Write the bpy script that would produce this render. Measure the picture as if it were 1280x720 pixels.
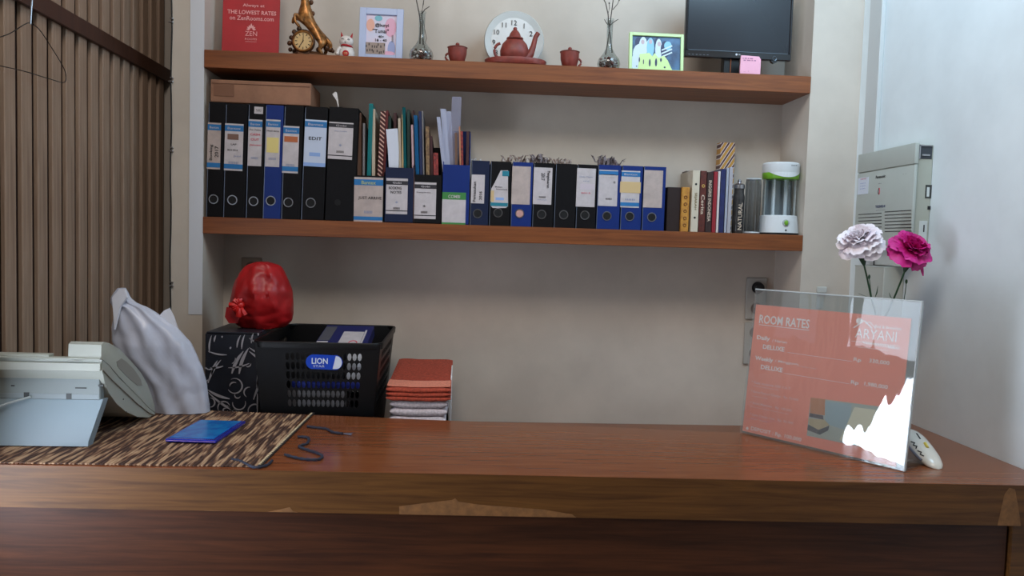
import bpy, bmesh, math, random
from mathutils import Vector, Matrix, noise
random.seed(7)
for o in list(bpy.data.objects): bpy.data.objects.remove(o)
S = bpy.context.scene
COL = S.collection
R = math.radians
V = Vector

# ------------------------------------------------------------------ camera
CR = V((0.9975428181, -0.0634312733, 0.0297455807))
CU = V((-0.0259585532, 0.0597133191, 0.9978779850))
CW = V((0.0650728726, 0.9961981696, -0.0579200085))
F = 995.09
EYE = V((0, 0, 1.5))
cam = bpy.data.cameras.new('camera')
cam.lens = F / 1280 * 36; cam.sensor_width = 36; cam.clip_start = .02
co = bpy.data.objects.new('camera', cam); COL.objects.link(co)
m = Matrix((CR, CU, -CW)).transposed().to_4x4(); m.translation = EYE
co.matrix_world = m
S.camera = co
# ------------------------------------------------------------------ world, lights, exposure
S.view_settings.view_transform = 'Standard'; S.view_settings.look = 'None'
S.view_settings.gamma = 1; S.view_settings.use_curve_mapping = False
S.view_settings.exposure = 0.0
w = bpy.data.worlds.new('world'); S.world = w; w.use_nodes = True
w.node_tree.nodes['Background'].inputs[0].default_value = (.90, .82, .74, 1)
w.node_tree.nodes['Background'].inputs[1].default_value = 0.10
def area(name, loc, target, sx, sy, power, col):
    l = bpy.data.lights.new(name, 'AREA'); l.shape = 'RECTANGLE'; l.size = sx; l.size_y = sy
    l.energy = power; l.color = col
    o = bpy.data.objects.new(name, l); COL.objects.link(o); o.location = loc
    o.rotation_euler = (V(target) - V(loc)).to_track_quat('-Z', 'Y').to_euler()
    return o
area('skylight', (.92, 1.62, 2.85), (1.15, 2.6, 2.0), .7, .5, 13, (.52, .78, 1))
area('room_daylight', (-.15, .6, 3.3), (.7, 2.6, 1.2), .9, .6, 24, (1, .92, .85))
PANE_STRENGTH = 20

# ------------------------------------------------------------------ helpers
D = 2.474; DEP = .2145; BACK = D + DEP
XL = -.782; XR = 1.0835; WR = 1.245; SX = -1.0; CT = 1.035
UT, UB, LT, LB = 2.046, 1.9936, 1.548, 1.4974
def at(px, py, X=None, Y=None, Z=None):
    d = CW + CR * ((px - 640) / F) - CU * ((py - 360) / F)
    if X is not None: t = X / d.x
    elif Y is not None: t = Y / d.y
    else: t = (Z - 1.5) / d.z
    return EYE + d * t
def lin(c):
    return tuple(((x / 255) / 12.92 if x <= 10 else ((x / 255 + .055) / 1.055) ** 2.4) for x in c) + (1,)
MATS = {}
def mat(name, col, rough=.6, metal=0., spec=.5, noise_s=0, noise_a=0., grain=None, col2=None, bump=0., coat=0., alpha=1., trans=0., emit=0., sss=0.):
    if name in MATS: return MATS[name]
    m = bpy.data.materials.new(name); m.use_nodes = True
    nt = m.node_tree; b = nt.nodes['Principled BSDF']
    b.inputs['Base Color'].default_value = lin(col); b.inputs['Roughness'].default_value = rough
    b.inputs['Metallic'].default_value = metal; b.inputs['Specular IOR Level'].default_value = spec
    b.inputs['Coat Weight'].default_value = coat; b.inputs['Alpha'].default_value = alpha
    b.inputs['Transmission Weight'].default_value = trans
    if emit: b.inputs['Emission Color'].default_value = lin(col); b.inputs['Emission Strength'].default_value = emit
    if noise_s or grain:
        tc = nt.nodes.new('ShaderNodeTexCoord'); mp = nt.nodes.new('ShaderNodeMapping')
        nt.links.new(tc.outputs['Object'], mp.inputs[0])
        if grain: mp.inputs['Scale'].default_value = grain
        n = nt.nodes.new('ShaderNodeTexNoise'); n.inputs['Scale'].default_value = noise_s or 1
        n.inputs['Detail'].default_value = 5; n.inputs['Roughness'].default_value = .6
        if grain: n.inputs['Distortion'].default_value = .6
        nt.links.new(mp.outputs[0], n.inputs['Vector'])
        r = nt.nodes.new('ShaderNodeValToRGB')
        a = noise_a
        c2 = col2 or tuple(x * (1 - a) for x in col)
        c1 = col if col2 else tuple(min(255, x * (1 + a * .5)) for x in col)
        r.color_ramp.elements[0].position = .33; r.color_ramp.elements[1].position = .67
        r.color_ramp.elements[0].color = lin(c2); r.color_ramp.elements[1].color = lin(c1)
        nt.links.new(n.outputs[0], r.inputs[0]); nt.links.new(r.outputs[0], b.inputs['Base Color'])
        if bump:
            bp = nt.nodes.new('ShaderNodeBump'); bp.inputs['Strength'].default_value = bump; bp.inputs['Distance'].default_value = .002
            nt.links.new(n.outputs[0], bp.inputs['Height']); nt.links.new(bp.outputs[0], b.inputs['Normal'])
    MATS[name] = m
    return m
def clear(name, tint=(235, 240, 240), gloss=.04, rough=.02, wave=0., edge=.5, haze=0.):
    """clear plastic or glass sheet: transparent with a fresnel reflection"""
    m = bpy.data.materials.new(name); m.use_nodes = True; nt = m.node_tree; nt.nodes.clear()
    out = nt.nodes.new('ShaderNodeOutputMaterial'); mx = nt.nodes.new('ShaderNodeMixShader')
    t = nt.nodes.new('ShaderNodeBsdfTransparent'); t.inputs[0].default_value = lin(tint)
    g = nt.nodes.new('ShaderNodeBsdfGlossy'); g.inputs['Roughness'].default_value = rough
    lw = nt.nodes.new('ShaderNodeLayerWeight'); lw.inputs[0].default_value = edge
    mr = nt.nodes.new('ShaderNodeMapRange'); mr.inputs['To Min'].default_value = gloss; mr.inputs['To Max'].default_value = .9
    pw = nt.nodes.new('ShaderNodeMath'); pw.operation = 'POWER'; pw.inputs[1].default_value = 2.5
    nt.links.new(lw.outputs['Facing'], pw.inputs[0]); nt.links.new(pw.outputs[0], mr.inputs['Value'])
    nt.links.new(mr.outputs[0], mx.inputs[0]); nt.links.new(t.outputs[0], mx.inputs[1]); nt.links.new(g.outputs[0], mx.inputs[2])
    if haze:      # faint scatter of scuffed plastic
        df = nt.nodes.new('ShaderNodeBsdfDiffuse'); df.inputs[0].default_value = (.9, .9, .9, 1); m2 = nt.nodes.new('ShaderNodeMixShader'); m2.inputs[0].default_value = haze
        nt.links.new(mx.outputs[0], m2.inputs[1]); nt.links.new(df.outputs[0], m2.inputs[2]); nt.links.new(m2.outputs[0], out.inputs[0])
    else: nt.links.new(mx.outputs[0], out.inputs[0])
    if wave:
        tc = nt.nodes.new('ShaderNodeTexCoord'); n = nt.nodes.new('ShaderNodeTexNoise'); n.inputs['Scale'].default_value = 9
        n.inputs['Detail'].default_value = 2
        mp = nt.nodes.new('ShaderNodeMapping'); mp.inputs['Scale'].default_value = (1.4, 1, .35)
        nt.links.new(tc.outputs['Object'], mp.inputs[0]); nt.links.new(mp.outputs[0], n.inputs['Vector'])
        bp = nt.nodes.new('ShaderNodeBump'); bp.inputs['Strength'].default_value = wave; bp.inputs['Distance'].default_value = .02
        nt.links.new(n.outputs[0], bp.inputs['Height']); nt.links.new(bp.outputs[0], g.inputs['Normal'])
    MATS[name] = m
    return m

class MB:
    def __init__(s, o=(0, 0, 0)): s.bm = bmesh.new(); s.o = V(o)
    def box(s, lo, hi, bev=0., rot=None, piv=None, seg=1):
        lo = V(lo) - s.o; hi = V(hi) - s.o
        vs = [s.bm.verts.new((x, y, z)) for x in (lo.x, hi.x) for y in (lo.y, hi.y) for z in (lo.z, hi.z)]
        fs = []
        for f in ((0, 1, 3, 2), (4, 6, 7, 5), (0, 4, 5, 1), (2, 3, 7, 6), (0, 2, 6, 4), (1, 5, 7, 3)):
            fs.append(s.bm.faces.new([vs[i] for i in f]))
        if bev:
            es = list({e for f in fs for e in f.edges})
            r = bmesh.ops.bevel(s.bm, geom=es, offset=bev, segments=seg, affect='EDGES', profile=.6)
            vs = list({v for v in r['verts']} | {v for v in vs if v.is_valid})
        if rot:
            p = V(piv) - s.o if piv is not None else (lo + hi) / 2
            M = Matrix.Translation(p) @ rot.to_4x4() @ Matrix.Translation(-p)
            for v in vs: v.co = M @ v.co
        return vs
    def prism(s, pts, vec, smooth=False):
        """pts: closed polygon (world), vec: extrusion"""
        vec = V(vec); a = [s.bm.verts.new(V(p) - s.o) for p in pts]; b = [s.bm.verts.new(V(p) - s.o + vec) for p in pts]
        n = len(pts)
        s.bm.faces.new(a); s.bm.faces.new(list(reversed(b)))
        for i in range(n): s.bm.faces.new((a[i], b[i], b[(i + 1) % n], a[(i + 1) % n]))
        return a + b
    def poly(s, pts):
        return s.bm.faces.new([s.bm.verts.new(V(p) - s.o) for p in pts])
    def rings(s, rings, cap=True, close=True):
        """list of rings of equal length"""
        rr = [[s.bm.verts.new(V(p) - s.o) for p in r] for r in rings]
        n = len(rr[0])
        for a, b in zip(rr, rr[1:]):
            for i in range(n if close else n - 1): s.bm.faces.new((a[i], a[(i + 1) % n], b[(i + 1) % n], b[i]))
        if cap and close:
            s.bm.faces.new(list(reversed(rr[0]))); s.bm.faces.new(rr[-1])
        return rr
    def lathe(s, prof, c=(0, 0, 0), n=24, axis=None, cap=True, sx=1, sy=1):
        """prof: (radius, height) pairs"""
        c = V(c); q = V(axis).to_track_quat('Z', 'Y') if axis is not None else None
        rs = []
        for r, h in prof:
            ring = []
            for i in range(n):
                a = 2 * math.pi * i / n; p = V((max(r, 1e-5) * math.cos(a) * sx, max(r, 1e-5) * math.sin(a) * sy, h))
                if q: p = q @ p
                ring.append(p + c)
            rs.append(ring)
        s.rings(rs, cap)
    def ball(s, c, r, n=12, sc=(1, 1, 1)):
        k = max(4, n // 2)
        s.lathe([(r * math.sin(math.pi * i / k), -r * math.cos(math.pi * i / k) * sc[2]) for i in range(k + 1)], c, n, sx=sc[0], sy=sc[1])
    def tube(s, pts, r, n=8, flat=None):
        pts = [V(p) for p in pts]; rs = []
        if not hasattr(r, '__len__'): r = [r] * len(pts)
        up = V((0, 0, 1))
        for i, p in enumerate(pts):
            t = (pts[min(i + 1, len(pts) - 1)] - pts[max(i - 1, 0)]).normalized()
            a = t.cross(up)
            if a.length < .1: a = t.cross(V((1, 0, 0)))
            a.normalize(); b = a.cross(t).normalized()
            rs.append([p + (a * math.cos(2 * math.pi * k / n) + b * math.sin(2 * math.pi * k / n)) * r[i] for k in range(n)])
        s.rings(rs)
    def torus(s, c, Rr, r, axis=(0, 1, 0), n=20, m=6, sc=1.):
        q = V(axis).to_track_quat('Z', 'Y'); vs = []
        for i in range(n):
            a = 2 * math.pi * i / n; row = []
            for j in range(m):
                b = 2 * math.pi * j / m; p = V(((Rr + r * math.cos(b)) * math.cos(a), (Rr + r * math.cos(b)) * math.sin(a), r * math.sin(b) * sc))
                row.append(s.bm.verts.new(q @ p + V(c) - s.o))
            vs.append(row)
        for i in range(n):
            for j in range(m):
                s.bm.faces.new((vs[i][j], vs[(i + 1) % n][j], vs[(i + 1) % n][(j + 1) % m], vs[i][(j + 1) % m]))
    def build(s, name, m, parent=None, smooth=False, loc=None, kind=None, label=None):
        bmesh.ops.recalc_face_normals(s.bm, faces=s.bm.faces)
        me = bpy.data.meshes.new(name); s.bm.to_mesh(me); s.bm.free()
        me.materials.append(m)
        if smooth:
            me.polygons.foreach_set('use_smooth', [True] * len(me.polygons))
            try: me.set_sharp_from_angle(angle=R(smooth if smooth > 1 else 40))
            except Exception: pass
        o = bpy.data.objects.new(name, me); COL.objects.link(o)
        if parent: o.parent = parent
        if loc is not None: o.location = loc
        if kind: o['kind'] = kind
        if label: o['label'] = label
        return o
def thing(name, label, cat, loc=(0, 0, 0), rot=(0, 0, 0), group=None):
    o = bpy.data.objects.new(name, None); COL.objects.link(o); o.empty_display_size = .05
    o.location = loc; o.rotation_euler = rot; o['label'] = label; o['category'] = cat
    if group: o['group'] = group
    return o
def tag(o, label, cat, group=None):
    o['label'] = label; o['category'] = cat
    if group: o['group'] = group
    return o
def struct(o): o['kind'] = 'structure'; return o
FRONT = Matrix.Rotation(R(90), 3, 'X')            # text plane faces -Y
def text(s, parent, c, w=None, h=.01, m=None, rot=FRONT, name='lettering', align='CENTER', thick=.0002, bold=0., shear=0.):
    cu = bpy.data.curves.new('tmp', 'FONT'); cu.body = s; cu.size = 1; cu.align_x = align; cu.align_y = 'CENTER'
    cu.extrude = 0; cu.offset = bold; cu.resolution_u = 2; cu.shear = shear
    o = bpy.data.objects.new('tmp', cu); COL.objects.link(o)
    bpy.context.view_layer.update()
    me = bpy.data.meshes.new_from_object(o.evaluated_get(bpy.context.evaluated_depsgraph_get()))
    bpy.data.objects.remove(o); bpy.data.curves.remove(cu)
    xs = [v.co.x for v in me.vertices] or [0, 1]; ys = [v.co.y for v in me.vertices] or [0, 1]
    W = max(xs) - min(xs) or 1; H = max(ys) - min(ys) or 1
    k = h / H; kx = (w / W) if w else k
    cx = (max(xs) + min(xs)) / 2; cy = (max(ys) + min(ys)) / 2
    ax = {'CENTER': cx, 'LEFT': min(xs), 'RIGHT': max(xs)}[align]
    for v in me.vertices: v.co = rot @ V(((v.co.x - ax) * kx, (v.co.y - cy) * k, thick))
    me.materials.clear(); me.materials.append(m or MATS['ink']); me.name = name
    o = bpy.data.objects.new(name, me); COL.objects.link(o); o.parent = parent; o.location = c
    return o
def skin(name, verts, edges, radii, m, parent, loc=(0, 0, 0), sub=2):
    me = bpy.data.meshes.new('tmp'); me.from_pydata([V(v) for v in verts], edges, []); o = bpy.data.objects.new('tmp', me); COL.objects.link(o)
    mo = o.modifiers.new('s', 'SKIN'); mo.use_smooth_shade = True
    for i, r in enumerate(radii):
        sv = me.skin_vertices[0].data[i]; sv.radius = (r, r) if not hasattr(r, '__len__') else r
    me.skin_vertices[0].data[0].use_root = True
    sb = o.modifiers.new('b', 'SUBSURF'); sb.levels = sub
    bpy.context.view_layer.update()
    n = bpy.data.meshes.new_from_object(o.evaluated_get(bpy.context.evaluated_depsgraph_get()))
    bpy.data.objects.remove(o)
    n.materials.clear(); n.materials.append(m); n.name = name
    n.polygons.foreach_set('use_smooth', [True] * len(n.polygons))
    q = bpy.data.objects.new(name, n); COL.objects.link(q); q.parent = parent; q.location = loc
    return q

# ------------------------------------------------------------------ materials
paint = mat('paint_wall', (204, 194, 182), .75, noise_s=3.5, noise_a=.05, bump=.05)
paint_r = mat('paint_wall_right', (230, 240, 244), .6, noise_s=2.2, noise_a=.05, bump=.04)
lit_paint = mat('painted_light_strip', (216, 220, 228), .5)  # pale tone stands for light falling on the left pillar
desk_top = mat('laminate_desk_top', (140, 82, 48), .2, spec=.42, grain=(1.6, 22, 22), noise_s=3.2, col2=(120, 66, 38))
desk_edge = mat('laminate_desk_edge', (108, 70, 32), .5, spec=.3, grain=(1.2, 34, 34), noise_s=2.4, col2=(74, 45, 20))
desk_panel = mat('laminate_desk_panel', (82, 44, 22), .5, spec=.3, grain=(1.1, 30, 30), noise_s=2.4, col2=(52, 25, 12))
shelf_m = mat('laminate_shelf', (142, 82, 42), .42, grain=(1.5, 30, 30), noise_s=2.6, col2=(106, 56, 28))
slat_m = mat('wood_slat', (168, 144, 124), .6, grain=(40, 40, 1.6), noise_s=2, col2=(136, 112, 94))
dark_wood = mat('wood_dark_stain', (72, 42, 28), .5, grain=(20, 20, 1.2), noise_s=2, col2=(56, 30, 20))
bare = mat('bare_particle_wood', (132, 90, 50), .7, noise_s=60, noise_a=.14)
ink = mat('ink', (28, 28, 32), .7)
white = mat('paper_white', (222, 218, 216), .75)
blk = mat('plastic_black', (12, 12, 14), .38)
black_board = mat('binder_black', (9, 8, 12), .6, spec=.2, noise_s=90, noise_a=.25)
blue_board = mat('binder_blue', (12, 42, 112), .5, spec=.3)
navy_board = mat('binder_navy', (18, 30, 60), .5, spec=.3)
metal_m = mat('nickel', (190, 190, 195), .3, metal=1)
rust = mat('rust_disc', (196, 150, 142), .6)
floor_m = mat('tile_floor', (170, 160, 145), .4, noise_s=3, noise_a=.08)

# ------------------------------------------------------------------ setting
def sbox(name, lo, hi, m, bev=0):
    mb = MB(); mb.box(lo, hi, bev); return struct(mb.build(name, m))
sbox('floor', (-1.2, -2.2, -.05), (WR + .1, 2.9, 0), floor_m)
sbox('wall_back', (XL - .0, BACK, 0), (XR + .0, BACK + .1, 3.4), paint)
PX = at(213.5, 250, Y=D).x
sbox('wall_pillar_left', (PX, D, 0), (XL, BACK + .1, 3.4), paint)       # pillar left of the niche
sbox('wall_back', (-1.16, BACK + .1, 0), (XR, BACK + .2, 3.4), paint)
sbox('wall_pillar_right', (XR, D, 0), (WR, BACK + .1, 3.4), paint)          # pillar right of the niche
sbox('wall_right', (WR, -2.2, 0), (WR + .1, BACK + .1, 3.4), paint_r)
sbox('wall_left', (-1.16, 1.5, 0), (-1.06, BACK + .1, 3.4), dark_wood)
# glazed door in the left wall, its daylight falls across the desk
mb = MB()
for a in ((.2, 1.5),):
    mb.box((-1.16, .92, 2.35), (-1.06, 1.5, 3.4)); mb.box((-1.16, -2.2, 0), (-1.06, .92, 3.4)); mb.box((-1.16, .92, 0), (-1.06, 1.5, .12))
struct(mb.build('wall_left', paint))
mb = MB()
for lo, hi in (((-1.13, .92, .12), (-1.07, .98, 2.35)), ((-1.13, 1.44, .12), (-1.07, 1.5, 2.35)), ((-1.13, .92, 2.29), (-1.07, 1.5, 2.35)), ((-1.13, .92, .12), (-1.07, 1.5, .2)), ((-1.13, .92, 1.36), (-1.07, 1.5, 1.44))):
    mb.box(lo, hi, .004)
door = struct(mb.build('door_1', dark_wood))
day = mat('daylight_pane', (226, 238, 255), emit=PANE_STRENGTH)
mb = MB(); mb.box((-1.115, .98, .8), (-1.105, 1.44, 1.36)); mb.build('pane', day, door)
mb = MB(); mb.box((-1.12, .98, .2), (-1.09, 1.44, .8), .003); mb.build('kick_panel', dark_wood, door)
mb = MB(); rs = []      # unseen dark drape, added to cut the pane's glare along a slant
for i in range(13):
    f = i / 12; y = 1.15 + .35 * f; zl = 1.37 - .33 * min(1, f * 1.15) ** .8; x = -1.058 + .008 * math.sin(i * 2.1)
    rs.append([(x, y, 1.42), (x + .004, y, 1.42), (x + .004, y, zl), (x, y, zl)])
mb.rings(rs); mb.build('glare_blocker', mat('blocker_dark', (58, 54, 50), .9), door, 60)
day2 = mat('daylight_pane_shaded', (226, 238, 255), emit=PANE_STRENGTH * .16)
mb = MB(); mb.box((-1.115, .98, 1.44), (-1.105, 1.44, 2.29)); mb.build('pane', day2, door)
# patch of light on the left pillar's corner, painted as a pale strip
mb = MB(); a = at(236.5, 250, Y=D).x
mb.box((a, D - .0015, 1.25), (XL, D, 3.4)); struct(mb.build('light_patch_1', lit_paint))
# low cabinet behind the desk, it carries the bags, basket and towels
BC = .885
cab = thing('low_cabinet', 'low wooden cabinet behind the desk, mostly hidden below its top edge', 'cabinet', (0, 2.43, 0))
mb = MB((0, 2.43, 0)); mb.box((XL + .01, 2.20, 0.03), (XR - .06, 2.46, BC - .03), .002); mb.build('body', desk_panel, cab)
mb = MB((0, 2.43, 0)); mb.box((XL + .005, 2.17, BC - .03), (XR - .05, BACK - .003, BC), .002); mb.build('cabinet_top', desk_top, cab)
mb = MB((0, 2.43, 0)); mb.box((XL + .02, 2.46, 0.0), (XR - .07, BACK - .006, BC - .03), .002); mb.build('back_box', desk_panel, cab)

# ------------------------------------------------------------------ reception desk
def yb(x): return 2.0338 + (x + .0119) * (1.9477 - 2.0352) / (.7159 + .0119)
def yf(x): return 1.5938 + (x + .8886) * (1.5267 - 1.5938) / (1.1575 + .8886)
XA = -.985; XB = WR - .002
desk = thing('reception_desk', 'long brown wood laminate reception desk across the foreground with chipped front edge', 'desk', (0, 1.75, 0))
o = (0, 1.75, 0)
RI = 1.03
mb = MB(o)
pts = [(XA, yf(XA) + .001), (XB, yf(XB) + .001), (XB, D - .004), (RI, D - .004), (RI, yb(RI)), (XA, yb(XA))]
mb.prism([(x, y, CT - .03) for x, y in pts], (0, 0, .03)); mb.build('desk_top', desk_top, desk)
mb = MB(o); T = .084
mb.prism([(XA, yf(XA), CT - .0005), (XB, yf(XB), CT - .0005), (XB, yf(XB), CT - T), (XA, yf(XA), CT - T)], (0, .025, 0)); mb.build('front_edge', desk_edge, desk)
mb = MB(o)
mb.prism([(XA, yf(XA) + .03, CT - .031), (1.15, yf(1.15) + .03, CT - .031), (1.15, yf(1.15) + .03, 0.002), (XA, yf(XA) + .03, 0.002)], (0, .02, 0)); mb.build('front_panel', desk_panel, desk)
mb = MB(o)
mb.box((1.155, yf(1.2) + .022, 0.002), (XB, yf(1.2) + .06, CT - T), .001); mb.build('end_post', desk_edge, desk)
mb = MB(o)
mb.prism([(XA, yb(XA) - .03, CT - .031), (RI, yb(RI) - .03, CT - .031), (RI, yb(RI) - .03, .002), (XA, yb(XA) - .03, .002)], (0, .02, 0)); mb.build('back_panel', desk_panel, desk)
def chip(pxs, lab):
    q = []
    for px, py in pxs:
        p = at(px, py, Y=yf(at(px, py, Y=1.56).x)); p.z = max(p.z, CT - T + .0003); q.append((p.x, yf(p.x) - .0006, p.z))
    mb = MB(o); mb.prism(q, (0, .002, 0)); mb.build('chip', bare, desk, label=lab)
chip([(499, 645.5), (499, 633), (530, 629), (565, 625), (569, 623), (573, 627), (600, 631), (640, 634), (680, 637), (715, 643), (720, 648)], 'long pale chip in the bottom of the front edge')
chip([(255, 640.5), (262, 638), (285, 639), (305, 640), (300, 642)], 'small chip')
chip([(335, 642), (350, 637), (362, 634), (366, 639), (372, 644)], 'small chip')
chip([(1247, 659), (1251, 640), (1256, 618), (1262, 610), (1269, 612), (1274, 640), (1276, 658)], 'pale worn patch at the right end of the front edge')

# ------------------------------------------------------------------ shelves
def shelf(z0, z1, lab, nm):
    mb = MB((0, D, z0)); mb.box((XL + .0005, D - .004, z0), (XR - .0005, BACK - .001, z1), .0012); o = mb.build(nm, shelf_m, loc=(0, D, z0)); tag(o, lab, 'shelf', None); return o
shelf(UB, UT, 'thick brown wood shelf across the top of the niche, carrying ornaments and the monitor', 'wall_shelf')
shelf(LB, LT, 'brown wood shelf carrying the row of binders and books', 'wall_shelf')

# ------------------------------------------------------------------ slat screen on the left
scr = thing('slat_screen', 'tall screen of narrow vertical wooden slats along the left side wall', 'screen', (SX, 2.1, 0))
so = (SX, 2.1, 0)
mb = MB(so); mb.box((SX - .055, 1.505, .0), (SX - .012, BACK + .098, 3.35)); mb.build('backing_board', mat('wood_backing', (36, 18, 12), .6), scr)
sm = None
for k in range(-4, 14):
    y = 1.822 + .0682 * k
    if sm is None:
        mb = MB(so); mb.box((SX - .012, 2.1 - .0215, 0.001), (SX, 2.1 + .0215, 3.33), .002)
        q = mb.build('slat', slat_m, scr); sm = q.data
    else:
        q = bpy.data.objects.new('slat', sm); COL.objects.link(q); q.parent = scr
    q.location = (0, y + .0215 - 2.1, 0)
za = at(50, 6, X=SX).z; zb = at(206, 94, X=SX).z
mb = MB(so); mb.box((SX, 1.505, (za + zb) / 2 - .022), (SX + .01, BACK + .095, (za + zb) / 2 + .022), .002); mb.build('rail', dark_wood, scr)
mb = MB(so); mb.box((SX, 1.505, .25), (SX + .01, BACK + .095, .29), .002); mb.build('rail', dark_wood, scr)
# thin cable with clips down the pillar edge
cb = thing('cable', 'thin dark cable clipped down the left edge of the pillar beside the slats', 'cable', (PX, D, 1.2))
mb = MB((PX, D, 1.2)); pts = []
for i in range(30):
    z = 1.2 + i * .075; pts.append((PX + .001 + .0015 * math.sin(i * 1.7), D - .0035, z))
mb.tube(pts, .0022, 6); mb.build('wire', blk, cb, True)
for py in (26, 100, 187, 355):
    p = at(214, py, Y=D); mb = MB((PX, D, 1.2)); mb.box((p.x - .006, D - .009, p.z - .007), (p.x + .008, D - .0002, p.z - .003), .001)
    mb.box((p.x - .002, D - .008, p.z + .004), (p.x + .008, D - .0002, p.z + .008), .001); mb.build('clip', metal_m, cb)
# loose thin wires in front of the slats
wr = thing('loose_wire', 'thin loose dark wire looping across the upper slats at the left', 'wire', (-.97, 1.9, 1.9))
o = (-.97, 1.9, 1.9); mb = MB(o)
def curve(mb, px, X, r=.0011, n=8):
    P = [at(a, b, X=X) for a, b in px]; out = []
    for i in range(len(P) - 1):
        p0, p1, p2, p3 = P[max(i - 1, 0)], P[i], P[i + 1], P[min(i + 2, len(P) - 1)]
        for k in range(n):
            t = k / n
            out.append(.5 * (2 * p1 + (p2 - p0) * t + (2 * p0 - 5 * p1 + 4 * p2 - p3) * t * t + (3 * p1 - p0 - 3 * p2 + p3) * t ** 3))
    out.append(P[-1]); mb.tube(out, r, 6)
curve(mb, [(-6, 48), (12, 42), (30, 31), (38, 29), (50, 38), (66, 62), (77, 80), (82, 92), (80, 103), (60, 98), (30, 89), (-6, 81)], -.975)
mb.build('wire', blk, wr, True)
mb = MB(o); curve(mb, [(41, -20), (40, 0), (39, 12), (38, 30)], -.972, .002); mb.build('metal_end', metal_m, wr, True)
# pale sheet pinned on the slats at the frame edge
p0 = at(-26, 193, X=-.985); p1 = at(4, 330, X=-.985)
mb = MB((-.985, p1.y, p1.z)); mb.box((-.998, p1.y - .14, p1.z), (-.994, p1.y, at(4, 193, X=-.985).z), .0005)
o = mb.build('notice_board', mat('board_pale', (188, 200, 214), .5), loc=(-.985, p1.y, p1.z)); tag(o, 'pale bluish notice board on the slats at the far left frame edge', 'board')

# ------------------------------------------------------------------ binders
FY = D + .002
hdr_blue = mat('label_header_blue', (30, 110, 170), .6)
hdr_blk = mat('label_header_black', (40, 38, 44), .6)
hdr_green = mat('label_header_green', (58, 130, 62), .6)
lab_m = mat('label_paper', (196, 188, 190), .7, noise_s=40, noise_a=.05)
lab_old = mat('label_paper_aged', (184, 168, 162), .7, noise_s=25, noise_a=.08)
faint = mat('ink_faint', (130, 140, 170), .7)
redink = mat('ink_red', (205, 70, 90), .7)
tan = mat('tan_sticker', (206, 178, 130), .7)
yel = mat('yellow_sticker', (222, 204, 130), .7)
orange_s = mat('orange_sticker', (180, 100, 60), .7)
brownsm = mat('brown_smudge', (120, 90, 78), .7)
silver_edge = mat('edge_strip', (120, 130, 150), .35, metal=.6)
pages = mat('page_block', (216, 206, 186), .85, noise_s=80, noise_a=.1)
def geom(px0, px1, ptop, pbot_y=None, lean=None, zb=LT, yy=FY):
    """x-extents at the shelf and height of an upright item from its pixels"""
    x0 = at(px0, 285, Y=yy).x; x1 = at(px1, 285, Y=yy).x
    pm = (px0 + px1) / 2
    z = at(pm, ptop, Y=yy).z
    return x0, x1, z - zb
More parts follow.
